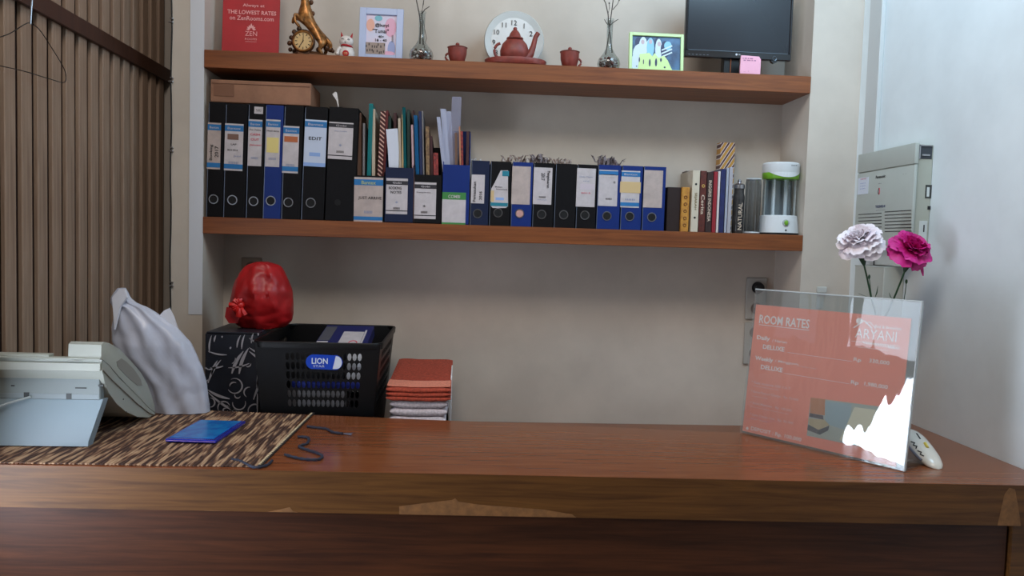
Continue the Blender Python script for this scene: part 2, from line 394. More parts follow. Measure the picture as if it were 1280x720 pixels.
def binder(px0, px1, ptop, board, label, ring, lab=None, cat='binder', group='lever arch binders on the lower shelf', lean=0., edge=True, dep=.19, bx=None):
    """lab: dict(px=(x0,y0,x1,y1), kind, items=[...])"""
    base = {'black': black_board, 'blue': blue_board, 'navy': navy_board}[board]
    x0, x1, h = geom(px0, px1, ptop)
    xc = (x0 + x1) / 2; wd = (x1 - x0) / 2 - .0008; h -= .0005
    t = thing('binder', label, cat, (xc, FY, LT), (0, lean, 0), group)
    c = .0022
    mb = MB(); mb.box((-wd, 0, 0), (wd, c, h), .0007)
    mb.box((-wd, c, 0), (-wd + c, dep, h), .0005); mb.box((wd - c, c, 0), (wd, dep, h), .0005)
    mb.build('cover', base, t)
    mb = MB(); mb.box((-wd + c + .001, .022, .003), (wd - c - .001, dep - .006, h - .008)); mb.build('paper_block', pages, t)
    if edge:
        mb = MB(); mb.box((-wd - .0003, -.0006, 0), (-wd + .0014, .002, h * .985)); mb.build('edge_strip', silver_edge, t)
    Mi = Matrix.Rotation(-lean, 3, 'Y')
    def loc(px, py):
        p = at(px, py, Y=FY) - V((xc, FY, LT)); return Mi @ p
    if ring:
        p = loc(ring[0], ring[1]); r0 = ring[2] * .00245 if len(ring) > 2 else .0128
        kind = ring[3] if len(ring) > 3 else ''
        mb = MB(); mb.lathe([(r0 * .86, 0), (r0 * .86, .0012)], (p.x, -.0005, p.z), 18, axis=(0, -1, 0))
        mb.build('finger_hole', rust if kind == 'rust' else mat('hole_dark', (8, 8, 10), .8), t)
        if kind != 'bare':
            mb = MB(); mb.torus((p.x, -.0012, p.z), r0, .0015, (0, 1, 0), 24, 6, 1.); mb.build('finger_ring', metal_m, t, True)
    if lab:
        a = loc(lab['px'][0], lab['px'][1]); b = loc(lab['px'][2], lab['px'][3])
        lx0, lx1 = a.x, b.x; lz1, lz0 = a.z, b.z; H = lz1 - lz0; Wd = lx1 - lx0; cx = (lx0 + lx1) / 2
        mb = MB()
        if lab.get('poly'):
            mb.prism([(V((loc(u, v).x, -.0009, loc(u, v).z))) for u, v in lab['poly']], (0, .0008, 0))
        else: mb.box((lx0, -.0009, lz0), (lx1, 0, lz1), .0002)
        pl = mb.build('label', lab.get('mat', lab_m), t, label=lab.get('say'))
        def band(f0, f1, m, x=(0, 1), y=-.0013, nm='band'):
            mb = MB(); mb.box((lx0 + Wd * x[0], y, lz0 + H * f0), (lx0 + Wd * x[1], -.0008, lz0 + H * f1)); mb.build(nm, m, pl)
        kd = lab.get('kind', '')
        if 'B' in kd:     # blue header and footer
            band(.84, .965, hdr_blue); text('Bantex', pl, (cx, -.0014, lz0 + H * .90), Wd * .7, H * .05, MATS['label_paper'])
        if 'b' in kd: band(.04, .14, hdr_blue)
        if 'G' in kd:     # black header
            band(.86, .965, hdr_blk); text('Gobi', pl, (cx, -.0014, lz0 + H * .91), Wd * .42, H * .05, MATS['label_paper'])
            band(.085, .11, hdr_blk)
        if 'N' in kd:
            band(.83, 1., hdr_green); text('Combi', pl, (cx, -.0014, lz0 + H * .91), Wd * .5, H * .08, MATS['label_paper']); band(0, .06, hdr_green)
        for it in lab.get('items', ()):
            if it[0] == 'p': _, f0, f1, m, xs = it; band(f0, f1, m, xs, -.0016, 'sticker')
            elif it[0] == 't':
                _, s, fx, fz, w, hh, m = it[:7]
                text(s, pl, (lx0 + Wd * fx, -.0018, lz0 + H * fz), Wd * w, H * hh, m, bold=.01)
            elif it[0] == 'v':     # vertical writing reading upward
                _, s, fx, fz, w, hh, m = it[:7]
                text(s, pl, (lx0 + Wd * fx, -.0018, lz0 + H * fz), H * hh, Wd * w, m, rot=Matrix.Rotation(R(-90 if len(it) < 8 else 90), 3, 'Y') @ FRONT, bold=.01)
    return t
W_, I_ = white, ink
barc = [('t', 'IIIIIIII', .5, .17, .5, .05, faint)]
g7 = 'tall black and blue binders at the left end of the lower shelf'
binder(257.5, 278, 127, 'black', 'leftmost tall black binder, label with dark handwriting running upward', (267, 249, 5.3), dict(px=(260, 153, 275, 212), kind='Bb', mat=lab_old, items=[('v', 'Booking', .32, .36, .28, .34, I_), ('v', '2017', .72, .38, .28, .24, I_)]), group=g7, lean=R(1.0))
binder(278.8, 306, 129, 'black', 'second tall black binder from the left, label with brown smudge and pencil notes', (290.5, 250, 5.5), dict(px=(281.5, 154, 303, 214), kind='Bb', items=[('p', .66, .78, brownsm, (.15, .75)), ('t', 'LAP', .5, .56, .3, .04, I_), ('t', 'BLN 2016', .45, .44, .55, .04, I_), ('t', 'Juni', .7, .31, .4, .05, faint)] + barc), group=g7, lean=R(1.0))
binder(307, 327.6, 129, 'black', 'tall black binder with pink handwriting and a small white sticker near its top', (317, 251.5, 5.3), dict(px=(311, 149, 326.5, 208), kind='B', items=[('t', 'For Tamu', .5, .78, .8, .035, I_), ('t', 'CASH', .5, .68, .7, .05, redink), ('t', 'OUT', .5, .57, .6, .05, redink), ('t', 'Januari', .55, .45, .85, .05, redink)] + barc), group=g7, lean=R(1.0))
binder(328.2, 350.5, 131, 'blue', 'tall blue binder among the tall black ones, yellow patch on its label', (338.5, 251, 5.5), dict(px=(333, 149, 349, 209), kind='B', items=[('t', 'Hasil tamu', .5, .76, .85, .035, I_), ('p', .3, .62, yel, (.08, .92))] + barc), group=g7, lean=R(1.0))
binder(351.2, 375, 131.5, 'black', 'tall black binder with an orange sticker high on its narrow label', (360.5, 253, 5.4), dict(px=(354.5, 157, 372.3, 217), kind='Bb', items=[('p', .66, .78, orange_s, (.08, .92))] + barc), group=g7, lean=R(1.2))
binder(376, 404.5, 133, 'black', 'tall black binder with a pale blue label reading EDIT', (388.5, 253.5, 5.6), dict(px=(381.5, 149, 406.5, 209), kind='B', mat=mat('label_bluish', (192, 202, 222), .7), items=[('t', 'EDIT', .5, .6, .6, .07, I_), ('p', .22, .3, mat('label_mark_blue', (140, 170, 220), .7), (.25, .75)), ('p', .0, .08, mat('label_mark_blue', (140, 170, 220), .7), (0, 1))]), group=g7, lean=R(1.4))
b7 = binder(405.5, 442.5, 134, 'black', 'wide black binder, rightmost of the tall ones, white label with black header', (422, 253, 4.5, 'bare'), dict(px=(411.5, 152, 440, 200), kind='G', items=[('t', 'Periode', .5, .76, .5, .03, faint), ('t', '*', .5, .38, .12, .07, faint), ('t', 'IIIIIIIIII', .5, .2, .3, .06, I_)]), group=g7, lean=R(1.4), edge=False)
# small white sticker on the third binder
t3 = bpy.data.objects['binder.002']
xx = at(321, 138, Y=FY) - t3.location
mb = MB(); mb.box((xx.x - .013, -.0009, xx.z - .010), (xx.x + .013, 0, xx.z + .011), .0002); q = mb.build('sticker', lab_m, t3)
text('TAMU', q, (xx.x, -.0012, xx.z), .016, .008)

g9 = 'small binders in the middle of the lower shelf'
def sm(*a, **k): return binder(*a, group=g9, dep=.19, **k)
mark = mat('teal_print', (20, 120, 140), .6)
sm(587, 610, 200.5, 'navy', 'small navy binder, first of the small ones, label Pemasukan 2016 written sideways', (597, 267, 5.3), dict(px=(589.5, 218, 605, 254.5), items=[('v', 'Pemasukan', .25, .4, .22, .7, I_), ('v', '2016', .72, .27, .22, .3, I_)]), lean=R(.3))
sm(611, 637, 201.5, 'black', 'small black binder whose printed label is torn and folded back', (622.5, 266, 5.3), dict(px=(614, 212, 635, 260), poly=[(614, 258), (614, 236), (618, 229), (626, 213), (635, 213), (635, 258), (632, 260), (616, 260)], items=[('p', .04, .13, mark, (.02, .98)), ('p', .84, .98, mark, (.62, .99)), ('t', 'Bulan', .45, .55, .4, .035, I_), ('t', 'Invoice', .62, .49, .6, .035, I_), ('p', .2, .27, mat('label_mark_blue', (0, 0, 0)), (.3, .75)), ('p', .15, .45, tan, (.02, .2))]), lean=R(.3))
sm(638, 664, 202.5, 'blue', 'small blue binder with a blank aged label and a rusty finger hole', (649.5, 267, 5.3, 'rust'), dict(px=(640.5, 207.5, 662, 256), mat=lab_old), lean=R(.3))
sm(665, 691, 203.5, 'black', 'small black binder, label with handwriting running down its right side', (677, 268, 5.3), dict(px=(667.5, 209, 689, 256), items=[('v', 'Pengeluaran', .78, .68, .2, .46, I_, 1), ('v', '2017', .5, .75, .2, .2, I_, 1), ('t', 'IIIIIIII', .5, .2, .35, .05, I_), ('t', 'dokumen', .5, .13, .5, .03, faint)]), lean=R(.3))
sm(692, 718.5, 204.5, 'black', 'small black binder with no label on its spine', (704.5, 268.5, 5.3), None, lean=R(.3))
sm(719.3, 744, 205.5, 'black', 'small black binder with faint purple notes, just left of three blue ones', (731, 269, 5.3), dict(px=(721.5, 210, 743, 259), items=[('t', 'Data Tamu', .5, .78, .7, .035, faint), ('t', 'n/d', .5, .67, .3, .03, faint), ('t', '2015', .5, .36, .5, .04, redink), ('p', .45, .6, mat('smudge_pale', (200, 188, 196), .7), (.2, .95))]), lean=R(.3))
sm(745, 774, 206, 'blue', 'small blue binder, torn blue header on its white label, first of three blue ones', (758.5, 270, 5.4), dict(px=(749, 212, 771, 258), items=[('p', .86, .97, hdr_blue, (0, 1)), ('p', .8, .88, lab_m, (.12, .9)), ('t', 'IIIIII', .55, .2, .3, .05, I_), ('t', 'no', .82, .66, .1, .06, I_)]), lean=R(.2))
sm(775, 801, 207, 'blue', 'middle one of three blue binders, tan paper taped across its label', (787, 270.5, 5.4), dict(px=(777, 213, 798.5, 260), kind='Bb', items=[('p', .4, .7, tan, (-.05, 1.05)), ('t', 'IIIIII', .5, .22, .5, .05, faint)]), lean=R(.2))
sm(802, 830, 208, 'blue', 'rightmost small blue binder with a plain pinkish label', (814.5, 271.5, 5.4), dict(px=(805.5, 212.5, 827, 260), mat=lab_old), lean=R(.2))

# ------------------------------------------------------------------ magazine files with folders
def mfile(px0, px1, ptop, m, label, lab):
    x0, x1, h = geom(px0, px1, ptop); xc = (x0 + x1) / 2; wd = (x1 - x0) / 2 - .001; dep = .19; c = .0025
    t = thing('magazine_file', label, 'magazine file', (xc, FY, LT), group='magazine files full of folders')
    mb = MB(); mb.box((-wd, 0, 0), (wd, c, h), .0006); mb.box((-wd, 0, 0), (wd, dep, c))
    for s in (-1, 1):
        xa = s * wd; xb = s * (wd - c)
        mb.prism([(xa, c, 0), (xa, dep, 0), (xa, dep, h * 1.7), (xa, dep * .55, h * 1.6), (xa, c, h)], (xb - xa, 0, 0))
    mb.box((-wd, dep - c, 0), (wd, dep, h * 1.7)); mb.build('file_body', m, t)
    a = at(lab['px'][0], lab['px'][1], Y=FY) - t.location; b = at(lab['px'][2], lab['px'][3], Y=FY) - t.location
    mb = MB(); mb.box((a.x, -.0009, b.z), (b.x, 0, a.z), .0002); pl = mb.build('label', lab.get('mat', lab_m), t)
    H = a.z - b.z; Wd = b.x - a.x; cx = (a.x + b.x) / 2
    def band(f0, f1, m, x=(0, 1)):
        mb = MB(); mb.box((a.x + Wd * x[0], -.0014, b.z + H * f0), (a.x + Wd * x[1], -.0008, b.z + H * f1)); mb.build('band', m, pl)
    for it in lab['items']:
        if it[0] == 'p': band(it[1], it[2], it[3], it[4] if len(it) > 4 else (0, 1))
        else: text(it[1], pl, (a.x + Wd * it[2], -.0018, b.z + H * it[3]), Wd * it[4], H * it[5], it[6], bold=.012)
    return t
mfile(442.5, 479.5, 219.5, black_board, 'magazine file with a big cream label and blue header reading JUST ARRIVE', dict(px=(443, 221, 478, 278), mat=lab_old, items=[('p', .82, .95, hdr_blue), ('t', 'Bantex', .5, .88, .5, .08, mat('label_gold', (170, 180, 120), .6)), ('p', .04, .12, hdr_blue), ('t', 'JUST ARRIVE', .55, .53, .8, .08, I_), ('t', 'IIIIIIII', .5, .22, .28, .06, faint)]))
mfile(480, 516, 209.5, navy_board, 'navy magazine file with white label handwritten BOOKING NOTES', dict(px=(483, 222.5, 509, 268), items=[('p', .82, .93, hdr_blk), ('t', 'Gobi', .5, .875, .4, .05, lab_m), ('t', 'BOOKING', .42, .73, .6, .08, I_), ('t', 'NOTES', .46, .61, .5, .08, I_), ('t', '*', .5, .33, .12, .07, faint), ('t', 'IIIIIIIIII', .5, .16, .3, .06, I_), ('p', .08, .105, hdr_blk)]))
mfile(516.5, 551, 218.5, black_board, 'black magazine file with white label and one thin line of writing', dict(px=(518.5, 227.5, 544.5, 274), items=[('p', .83, .94, hdr_blk), ('t', 'Gobi', .5, .885, .4, .05, lab_m), ('t', 'Compliment', .42, .72, .65, .04, I_), ('t', '*', .46, .35, .12, .07, I_), ('t', 'IIIIIIIIII', .46, .18, .3, .06, I_), ('p', .08, .105, hdr_blk)]))
mfile(551.5, 586, 206, blue_board, 'blue magazine file with a green and white label low on its front', dict(px=(553, 240, 581.5, 281.5), items=[('p', .78, 1, hdr_green), ('t', 'COMBI', .5, .87, .5, .1, lab_m), ('p', 0, .07, hdr_green)]))

gp = 'folders and papers standing in the magazine files'
def fol(pxb, pxt, ptop, wpx, m, name, label, cat, dy=.02, dep=.16, curl=0., pbot=215):
    """one folder: bottom x px, top x px, top y px, thickness in px"""
    Y = FY + dy
    a = at(pxb, pbot, Y=Y); b = at(pxt, ptop, Y=Y); th = wpx * .00245 / 2
    zb = LT + .004; k = (zb - a.z) / (b.z - a.z); xb = a.x + (b.x - a.x) * k * .35
    mb = MB((xb, Y, zb)); rs = []
    N = 7
    for i in range(N + 1):
        f = i / N; z = zb + (b.z - zb) * f
        x = xb + (b.x - xb) * f + curl * math.sin(f * math.pi) * .01
        rs.append([(x - th, Y, z), (x + th, Y, z), (x + th, Y + dep, z * 1 - .012 * (f)), (x - th, Y + dep, z - .012 * f)])
    mb.rings(rs); o = mb.build(name, m, smooth=30, loc=(xb, Y, zb)); tag(o, label, cat, gp); return o
c_brown = mat('card_brown', (108, 78, 62), .7); c_grey = mat('card_grey', (120, 116, 116), .7); c_teal = mat('plastic_teal', (16, 110, 112), .3)
c_cream = mat('card_cream', (188, 172, 150), .7); c_red = mat('card_dark_red', (96, 26, 30), .5); c_green = mat('card_green', (14, 48, 44), .45)
c_pink = mat('card_pink', (178, 146, 150), .7); c_navy = mat('card_navy', (28, 40, 78), .4); c_blue = mat('plastic_petrol', (20, 84, 128), .25)
c_maroon = mat('card_maroon', (60, 24, 28), .6)
def stripes(name, a, b, c, scale, rot):
    m = mat(name, a, .45); nt = m.node_tree; bs = nt.nodes['Principled BSDF']
    tc = nt.nodes.new('ShaderNodeTexCoord'); mp = nt.nodes.new('ShaderNodeMapping'); mp.inputs['Rotation'].default_value = rot
    wv = nt.nodes.new('ShaderNodeTexWave'); wv.inputs['Scale'].default_value = scale; wv.bands_direction = 'X'
    r = nt.nodes.new('ShaderNodeValToRGB'); r.color_ramp.interpolation = 'CONSTANT'; r.color_ramp.elements[0].color = lin(a); r.color_ramp.elements[1].position = .5; r.color_ramp.elements[1].color = lin(b)
    e = r.color_ramp.elements.new(.78); e.color = lin(c)
    nt.links.new(tc.outputs['Object'], mp.inputs[0]); nt.links.new(mp.outputs[0], wv.inputs['Vector']); nt.links.new(wv.outputs[0], r.inputs[0]); nt.links.new(r.outputs[0], bs.inputs['Base Color'])
    return m
c_stripe = stripes('striped_red', (48, 16, 18), (150, 34, 40), (196, 170, 150), 30, (0, R(50), 0))
c_floral = mat('floral_print', (158, 128, 88), .6, noise_s=90, col2=(70, 40, 34)); c_floral2 = mat('floral_red', (170, 60, 54), .6, noise_s=120, col2=(70, 22, 28))
fol(450, 449, 141, 5, c_brown, 'folder', 'brown card folder at the left edge of the first magazine file', 'folder', .03)
fol(455, 455, 154, 2.5, c_grey, 'folder', 'thin grey folder beside the brown one in the first magazine file', 'folder', .02)
fol(461, 464, 129.5, 5, c_teal, 'folder', 'tall teal plastic folder in the first magazine file', 'folder', .015)
fol(467.5, 467, 136, 4, c_cream, 'folder', 'cream folder between teal and striped ones', 'folder', .02)
fol(474, 479, 139, 6, c_stripe, 'folder', 'folder with slanting red and white stripes', 'folder', .012)
fol(479, 484, 138, 3, c_red, 'folder', 'dark red folder right of the striped one', 'folder', .02)
# second file: white folded sheet in front
mb = MB((0, 0, 0)); pz = lambda a, b: at(a, b, Y=FY + .012)
p0 = pz(487, 215); q = [pz(487, 225), pz(485, 190), pz(482.5, 161.5), pz(497, 160.5), pz(498.5, 190), pz(498, 225)]
mb = MB(p0); mb.prism(q, (0, .004, 0)); s_ = mb.build('paper_sheet', mat('paper_bright', (206, 210, 222), .6), loc=p0); tag(s_, 'white folded sheet standing at the front of the navy magazine file', 'paper', gp)
fol(488, 487, 145, 3.5, c_green, 'folder', 'dark green folder behind the white folded sheet', 'folder', .03)
fol(493, 494, 141, 3.5, c_maroon, 'folder', 'near black folder behind the white folded sheet', 'folder', .035)
fol(501.5, 499, 148, 3, c_cream, 'folder', 'cream card folder in the navy magazine file', 'folder', .02)
fol(504.2, 503.2, 143, 1.8, tan, 'folder', 'thin tan folder in the navy magazine file', 'folder', .02)
fol(508, 504.8, 134, 3.8, mat('plastic_teal_dark', (10, 80, 84), .2), 'folder', 'glossy teal folder rising above the navy magazine file', 'folder', .016)
fol(512, 510.5, 137, 3.5, c_green, 'folder', 'dark green folder at the right side of the navy file', 'folder', .02)
fol(518, 515, 156, 2.6, c_pink, 'folder', 'pale pink folder in the black magazine file', 'folder', .012)
fol(523.5, 519.5, 144, 4.5, c_blue, 'folder', 'glossy petrol blue folder in the black magazine file', 'folder', .014)
fol(521, 517, 138, 2, c_maroon, 'folder', 'dark red brown folder peeking above the petrol blue one', 'folder', .05)
fol(527.7, 525, 139, 3.5, c_navy, 'folder', 'navy folder right of the petrol blue one', 'folder', .016)
fol(531, 528, 138.5, 1.6, c_grey, 'folder', 'thin grey folder right of the navy one', 'folder', .016)
fol(536, 534, 158, 4.5, c_floral, 'folder', 'folder with a brown floral print', 'folder', .014)
fol(541, 538.5, 170, 3.5, c_maroon, 'folder', 'maroon folder right of the floral one', 'folder', .02)
fol(546, 544.5, 191, 6, c_floral2, 'notebook', 'small red floral notebook at the right of the black file', 'notebook', .012)
cp = mat('plastic_sleeve', (178, 182, 204), .3, alpha=.85, spec=.6)
fol(560, 548, 146, 4.5, cp, 'plastic_sleeve', 'white paper in a clear sleeve leaning left in the blue file', 'sleeve', .012)
fol(563, 554, 136, 7, cp, 'plastic_sleeve', 'second clear sleeve of papers in the blue file', 'sleeve', .02)
fol(566, 561, 139, 6, cp, 'plastic_sleeve', 'third clear sleeve of papers in the blue file', 'sleeve', .03)
fol(566, 571, 121, 12, mat('plastic_sleeve_thin', (180, 180, 204), .25, alpha=.4, spec=.6), 'plastic_sleeve', 'tallest see-through sleeve rising above the blue file', 'sleeve', .025)
fol(571, 570, 166, 3, c_brown, 'folder', 'brown folder right of the clear sleeves', 'folder', .015)
fol(577, 574.5, 158, 1.8, mat('card_copper', (176, 120, 88), .5), 'folder', 'thin copper coloured folder in the blue file', 'folder', .014)
fol(579, 577, 164, 3, c_floral2, 'folder', 'folder with red and brown pattern in the blue file', 'folder', .018)
fol(584, 585, 164, 3.6, c_maroon, 'folder', 'dark maroon folder at the right side of the blue file', 'folder', .014)

# crumpled wrappers lying on the small binders
def crumple(px, py, wpx, hpx, m, label, Y=FY + .11, sd=0, k=7):
    zb = at(px, py + hpx, Y=Y).z; c = at(px, py, Y=Y); o = V((c.x, Y, LT + .2))
    rnd = random.Random(sd); mb = MB((c.x, Y, 0))
    base = LT + .201 + 0 * zb
    for i in range(k):
        pts = []; x = c.x + rnd.uniform(-.5, .5) * wpx * .0024; z = base + rnd.uniform(.0, .25) * hpx * .0026
        a = rnd.uniform(0, 6.28); L = hpx * .0026 * rnd.uniform(.7, 1.2)
        for j in range(5):
            f = j / 4; pts.append((x + math.sin(a) * L * f * .9, Y + math.cos(a) * L * f * .7, z + abs(math.sin(f * 3 + a)) * L * .8))
        w_ = L * .25
        mb.rings([[(p[0], p[1], p[2]), (p[0] + w_ * math.cos(a + j), p[1] + w_ * .6, p[2] + w_ * .5 * math.sin(a * 3 + j * 2)), (p[0] + w_ * .5, p[1] + w_, p[2] + .001)] for j, p in enumerate(pts)])
    mb.o = V((0, 0, 0))
    zmin = min(v.co.z for v in mb.bm.verts)
    for v in mb.bm.verts: v.co.z -= zmin - 0
    o = mb.build('crumpled_wrapper', m, loc=(c.x, Y, zmin)); tag(o, label, 'wrapper'); return o
wrap_b = mat('wrapper_brown', (112, 84, 70), .4, noise_s=120, col2=(190, 176, 170)); wrap_g = mat('wrapper_grey', (150, 140, 146), .4, noise_s=120, col2=(84, 64, 60))
wl = []
for a in ((595, 198, 12, 7, mat('wrapper_white', (190, 186, 186), .4), 'little white scrap on top of the navy small binder', 1, 5), (641, 199, 34, 11, wrap_b, 'loose brown and white scraps above the torn label binder', 2, 12), (672, 198, 30, 12, wrap_g, 'grey crumpled wrapper lying above the handwritten binder', 3, 16), (703, 199, 26, 11, wrap_b, 'brown crumpled wrapper above the binder with no label', 4, 14), (761, 199, 28, 14, wrap_g, 'frayed grey brown wrapper on the first of three blue binders', 5, 18)):
    wl.append((crumple(a[0], a[1], a[2], a[3], a[4], a[5], sd=a[6], k=a[7]), a[0]))
bs = [o for o in bpy.data.objects if o.name.startswith('binder') and o.get('group') == g9]
for o, px in wl:
    top = 0
    xs = [v.co.x + o.location.x for v in o.data.vertices]; lo, hi = min(xs), max(xs)
    for b in bs:
        cv = [c for c in b.children if c.name.startswith('cover')][0]
        bx = [b.location.x + v.co.x for v in cv.data.vertices]
        if min(bx) < hi and max(bx) > lo: top = max(top, max(v.co.z for v in cv.data.vertices) + b.location.z)
    o.location.z = top + .0005
# cardboard box lying on the tall binders
p = at(263, 124, Y=FY + .01); q = at(389, 101, Y=FY + .01); zt = max((b.matrix_basis @ v.co).z for b in bpy.data.objects if b.get('group') == g7 and b is not b7 for c in b.children if c.name.startswith('cover') for v in c.data.vertices)
card = mat('cardboard', (150, 108, 84), .8, noise_s=14, noise_a=.12)
bx = thing('cardboard_box', 'flat brown cardboard box lying across the tall binders under the top shelf', 'box', ((p.x + q.x) / 2, FY + .09, zt + .001))
hw = (q.x - p.x) / 2; hz = q.z - p.z
mb = MB(); mb.box((-hw, -.08, 0), (hw, .08, hz), .003, seg=2); mb.build('carton', card, bx)
mb = MB(); mb.box((-hw + .004, -.0815, hz - .012), (hw - .004, -.0795, hz - .0105)); mb.build('flap_edge', mat('cardboard_dark', (112, 76, 58), .8), bx)
mb = MB(); mb.box((-hw + .01, -.0812, .018), (-hw + .07, -.0795, hz - .014)); mb.build('tape_patch', mat('cardboard_tape', (124, 84, 62), .5), bx)
# white ribbon on binder 7
p = at(422, 134, Y=FY + .05); t = thing('paper_tag', 'small white torn paper tag sticking up on the wide tall binder', 'tag', (p.x, FY + .05, 0))
t.location.z = max((b7.matrix_basis @ v.co).z for c in b7.children if c.name.startswith('cover') for v in c.data.vertices) + .0005
mb = MB(); mb.prism([(-.017, 0, .046), (-.008, .001, .054), (-.003, .001, .052), (.001, 0, .03), (.0035, 0, .012), (.003, 0, 0), (0, 0, 0), (.0005, 0, .012), (-.004, 0, .028)], (0, .0008, 0)); mb.build('paper', white, t)
mb = MB(); mb.box((-.006, -.003, 0), (.016, .012, .008), .002); mb.build('clip', blk, t)

# ------------------------------------------------------------------ books and jars, right end of lower shelf
gb = 'books at the right end of the lower shelf'
def book(px0, px1, ptop, m, label, dy=0, dep=.13, items=(), bind=.003, cat='book', name='book', lean=0.):
    Y = FY + .004 + dy; x0, x1, h = geom(px0, px1, ptop, yy=Y); xc = (x0 + x1) / 2; wd = (x1 - x0) / 2 - .0006
    t = thing(name, label, cat, (xc, Y, LT + .0002), (0, lean, 0), gb)
    c = min(.002, wd * .35)
    mb = MB(); mb.box((-wd, 0, 0), (wd, c, h), c * .4)
    mb.box((-wd, c, 0), (-wd + c, dep, h)); mb.box((wd - c, c, 0), (wd, dep, h)); mb.build('cover', m, t)
    mb = MB(); mb.box((-wd + c, c + .001, .003), (wd - c, dep - .003, h - bind)); mb.build('page_block', pages, t)
    for it in items:
        s, fz, hh, w_, mm = it
        text(s, t, (0, -.0008, h * fz), h * hh, wd * 2 * w_, mm, rot=Matrix.Rotation(R(90), 3, 'Y') @ FRONT, bold=.01)
    return t
gold_i = mat('gold_print', (214, 178, 96), .5)
book(832.5, 849.5, 234, mat('book_dark', (38, 22, 20), .5), 'worn dark brown book, leftmost beside the blue binders', .01, .14)
t = book(850.5, 860.5, 234, mat('book_yellow', (206, 150, 60), .6, noise_s=60, col2=(170, 112, 44)), 'short yellow ochre book with dark ornaments', 0, .12)
mb = MB()
for k in range(5): mb.torus((0, -.0004, .02 + .022 * k), .0045, .0012, (0, 1, 0), 10, 4)
mb.build('ornament', mat('book_brown_print', (110, 66, 30), .6), t)
book(855, 865, 213.5, mat('book_grey', (120, 110, 102), .7), 'grey taller book standing behind the yellow one', .145, .055)
t = book(863, 872.5, 213, mat('book_cream', (206, 196, 176), .6), 'cream book with small dark emblems on its spine', 0, .14, items=(('SEJARAH', .5, .28, .4, mat('ink_olive', (120, 104, 60))),))
mb = MB()
for z in (.045, .15): mb.lathe([(.0035, 0), (.0035, .0006)], (0, -.0002, z), 10, axis=(0, -1, 0))
mb.build('emblem', ink, t)
t = book(872.9, 881, 213.5, mat('book_redbrown', (104, 46, 36), .5, noise_s=70, col2=(70, 30, 26)), 'red brown book with cream script down its spine', 0, .14, items=(('Cerita', .45, .32, .55, mat('ink_cream', (220, 200, 180))),))
mb = MB(); mb.torus((0, -.0004, .145), .004, .0014, (0, 1, 0), 10, 4); mb.build('emblem', gold_i, t)
book(881.4, 889.3, 215, mat('book_darkbrown', (52, 34, 32), .5), 'dark book with the long pale title INGGRIS INDONESIA on its spine', 0, .14, items=(('INGGRIS INDONESIA', .52, .68, .5, mat('ink_cream', (0, 0, 0))),))
book(889.6, 894.6, 214.5, mat('book_red', (148, 34, 46), .45), 'thin dark red book between dark and white ones', 0, .14)
book(895, 898, 214, mat('book_white', (214, 206, 204), .6), 'thin white booklet beside the dark red book', 0, .14)
book(898.4, 904.5, 211, mat('book_blue', (40, 48, 106), .4, noise_s=30, col2=(26, 30, 70)), 'dark blue booklet with glossy spine', 0, .14)
book(904.9, 908.4, 210, mat('foil_silver', (190, 196, 214), .15, metal=.7), 'thin shiny silver spined booklet', 0, .14)
book(908.8, 913.5, 209, mat('book_palegrey', (170, 168, 176), .6), 'pale grey booklet, rightmost of the booklets', 0, .14)
c_orn = stripes('striped_yellow', (190, 140, 60), (222, 214, 214), (84, 50, 50), 17, (0, R(-32), 0))
t = book(896, 914.5, 178, c_orn, 'tall box with slanted yellow and white stripes rising above the booklets', .147, .04, cat='box', name='striped_box')

glass = clear('clear_glass', (226, 232, 232), .06, .02)
glass_d = clear('clear_glass_grey', (196, 200, 204), .10, .05)
# dark jar with steel lid
Y = FY + .035
def px_r(pxa, pxb, Y, py=280): a = at(pxa, py, Y=Y).x; b = at(pxb, py, Y=Y).x; return (a + b) / 2, (b - a) / 2
xc, r = px_r(915, 929, Y); h = at(922, 236, Y=Y).z - LT
t = thing('jar', 'dark glass jar with a chrome lid beside the booklets', 'jar', (xc, Y, LT + .0003))
mb = MB(); mb.lathe([(r * .9, 0), (r, .006), (r, h * .82), (r * .85, h * .9), (r * .85, h)], n=20); mb.build('glass_body', mat('jar_dark_glass', (62, 60, 60), .12, noise_s=40, noise_a=.3), t, True)
mb = MB(); mb.lathe([(r * .95, h), (r * .95, h + .012), (r * .7, h + .016)], n=20); mb.lathe([(.004, h + .016), (.007, h + .024), (.003, h + .03)], n=12); mb.build('lid', metal_m, t, True)
t2 = 'NATURAL'; text(t2, t, (0, -r - .0004, h * .38), h * .6, r * .7, mat('ink_cream', (0, 0, 0)), rot=Matrix.Rotation(R(-90), 3, 'Y') @ FRONT)
# clear ribbed glass
xc, r = px_r(930.5, 949, Y); h = at(940, 223, Y=Y).z - LT
t = thing('glass_jar', 'tall clear ribbed glass jar between the dark jar and the lantern', 'jar', (xc, Y, LT + .0003))
mb = MB(); rs = []
for z, k in ((0, .85), (.005, .95), (h * .1, .97), (h * .9, .97), (h * .97, .9), (h, .85)):
    rs.append([(r * k * (1 + .05 * math.cos(i * math.pi)) * math.cos(2 * math.pi * i / 32), r * k * (1 + .05 * math.cos(i * math.pi)) * math.sin(2 * math.pi * i / 32), z) for i in range(32)])
mb.rings(rs); mb.build('glass_body', glass_d, t)
mb = MB(); mb.torus((0, 0, h - .003), r * .9, .0022, (0, 0, 1)); mb.torus((0, 0, .004), r * .92, .003, (0, 0, 1)); mb.build('rim', mat('rim_pale', (200, 205, 208), .2), t, True)
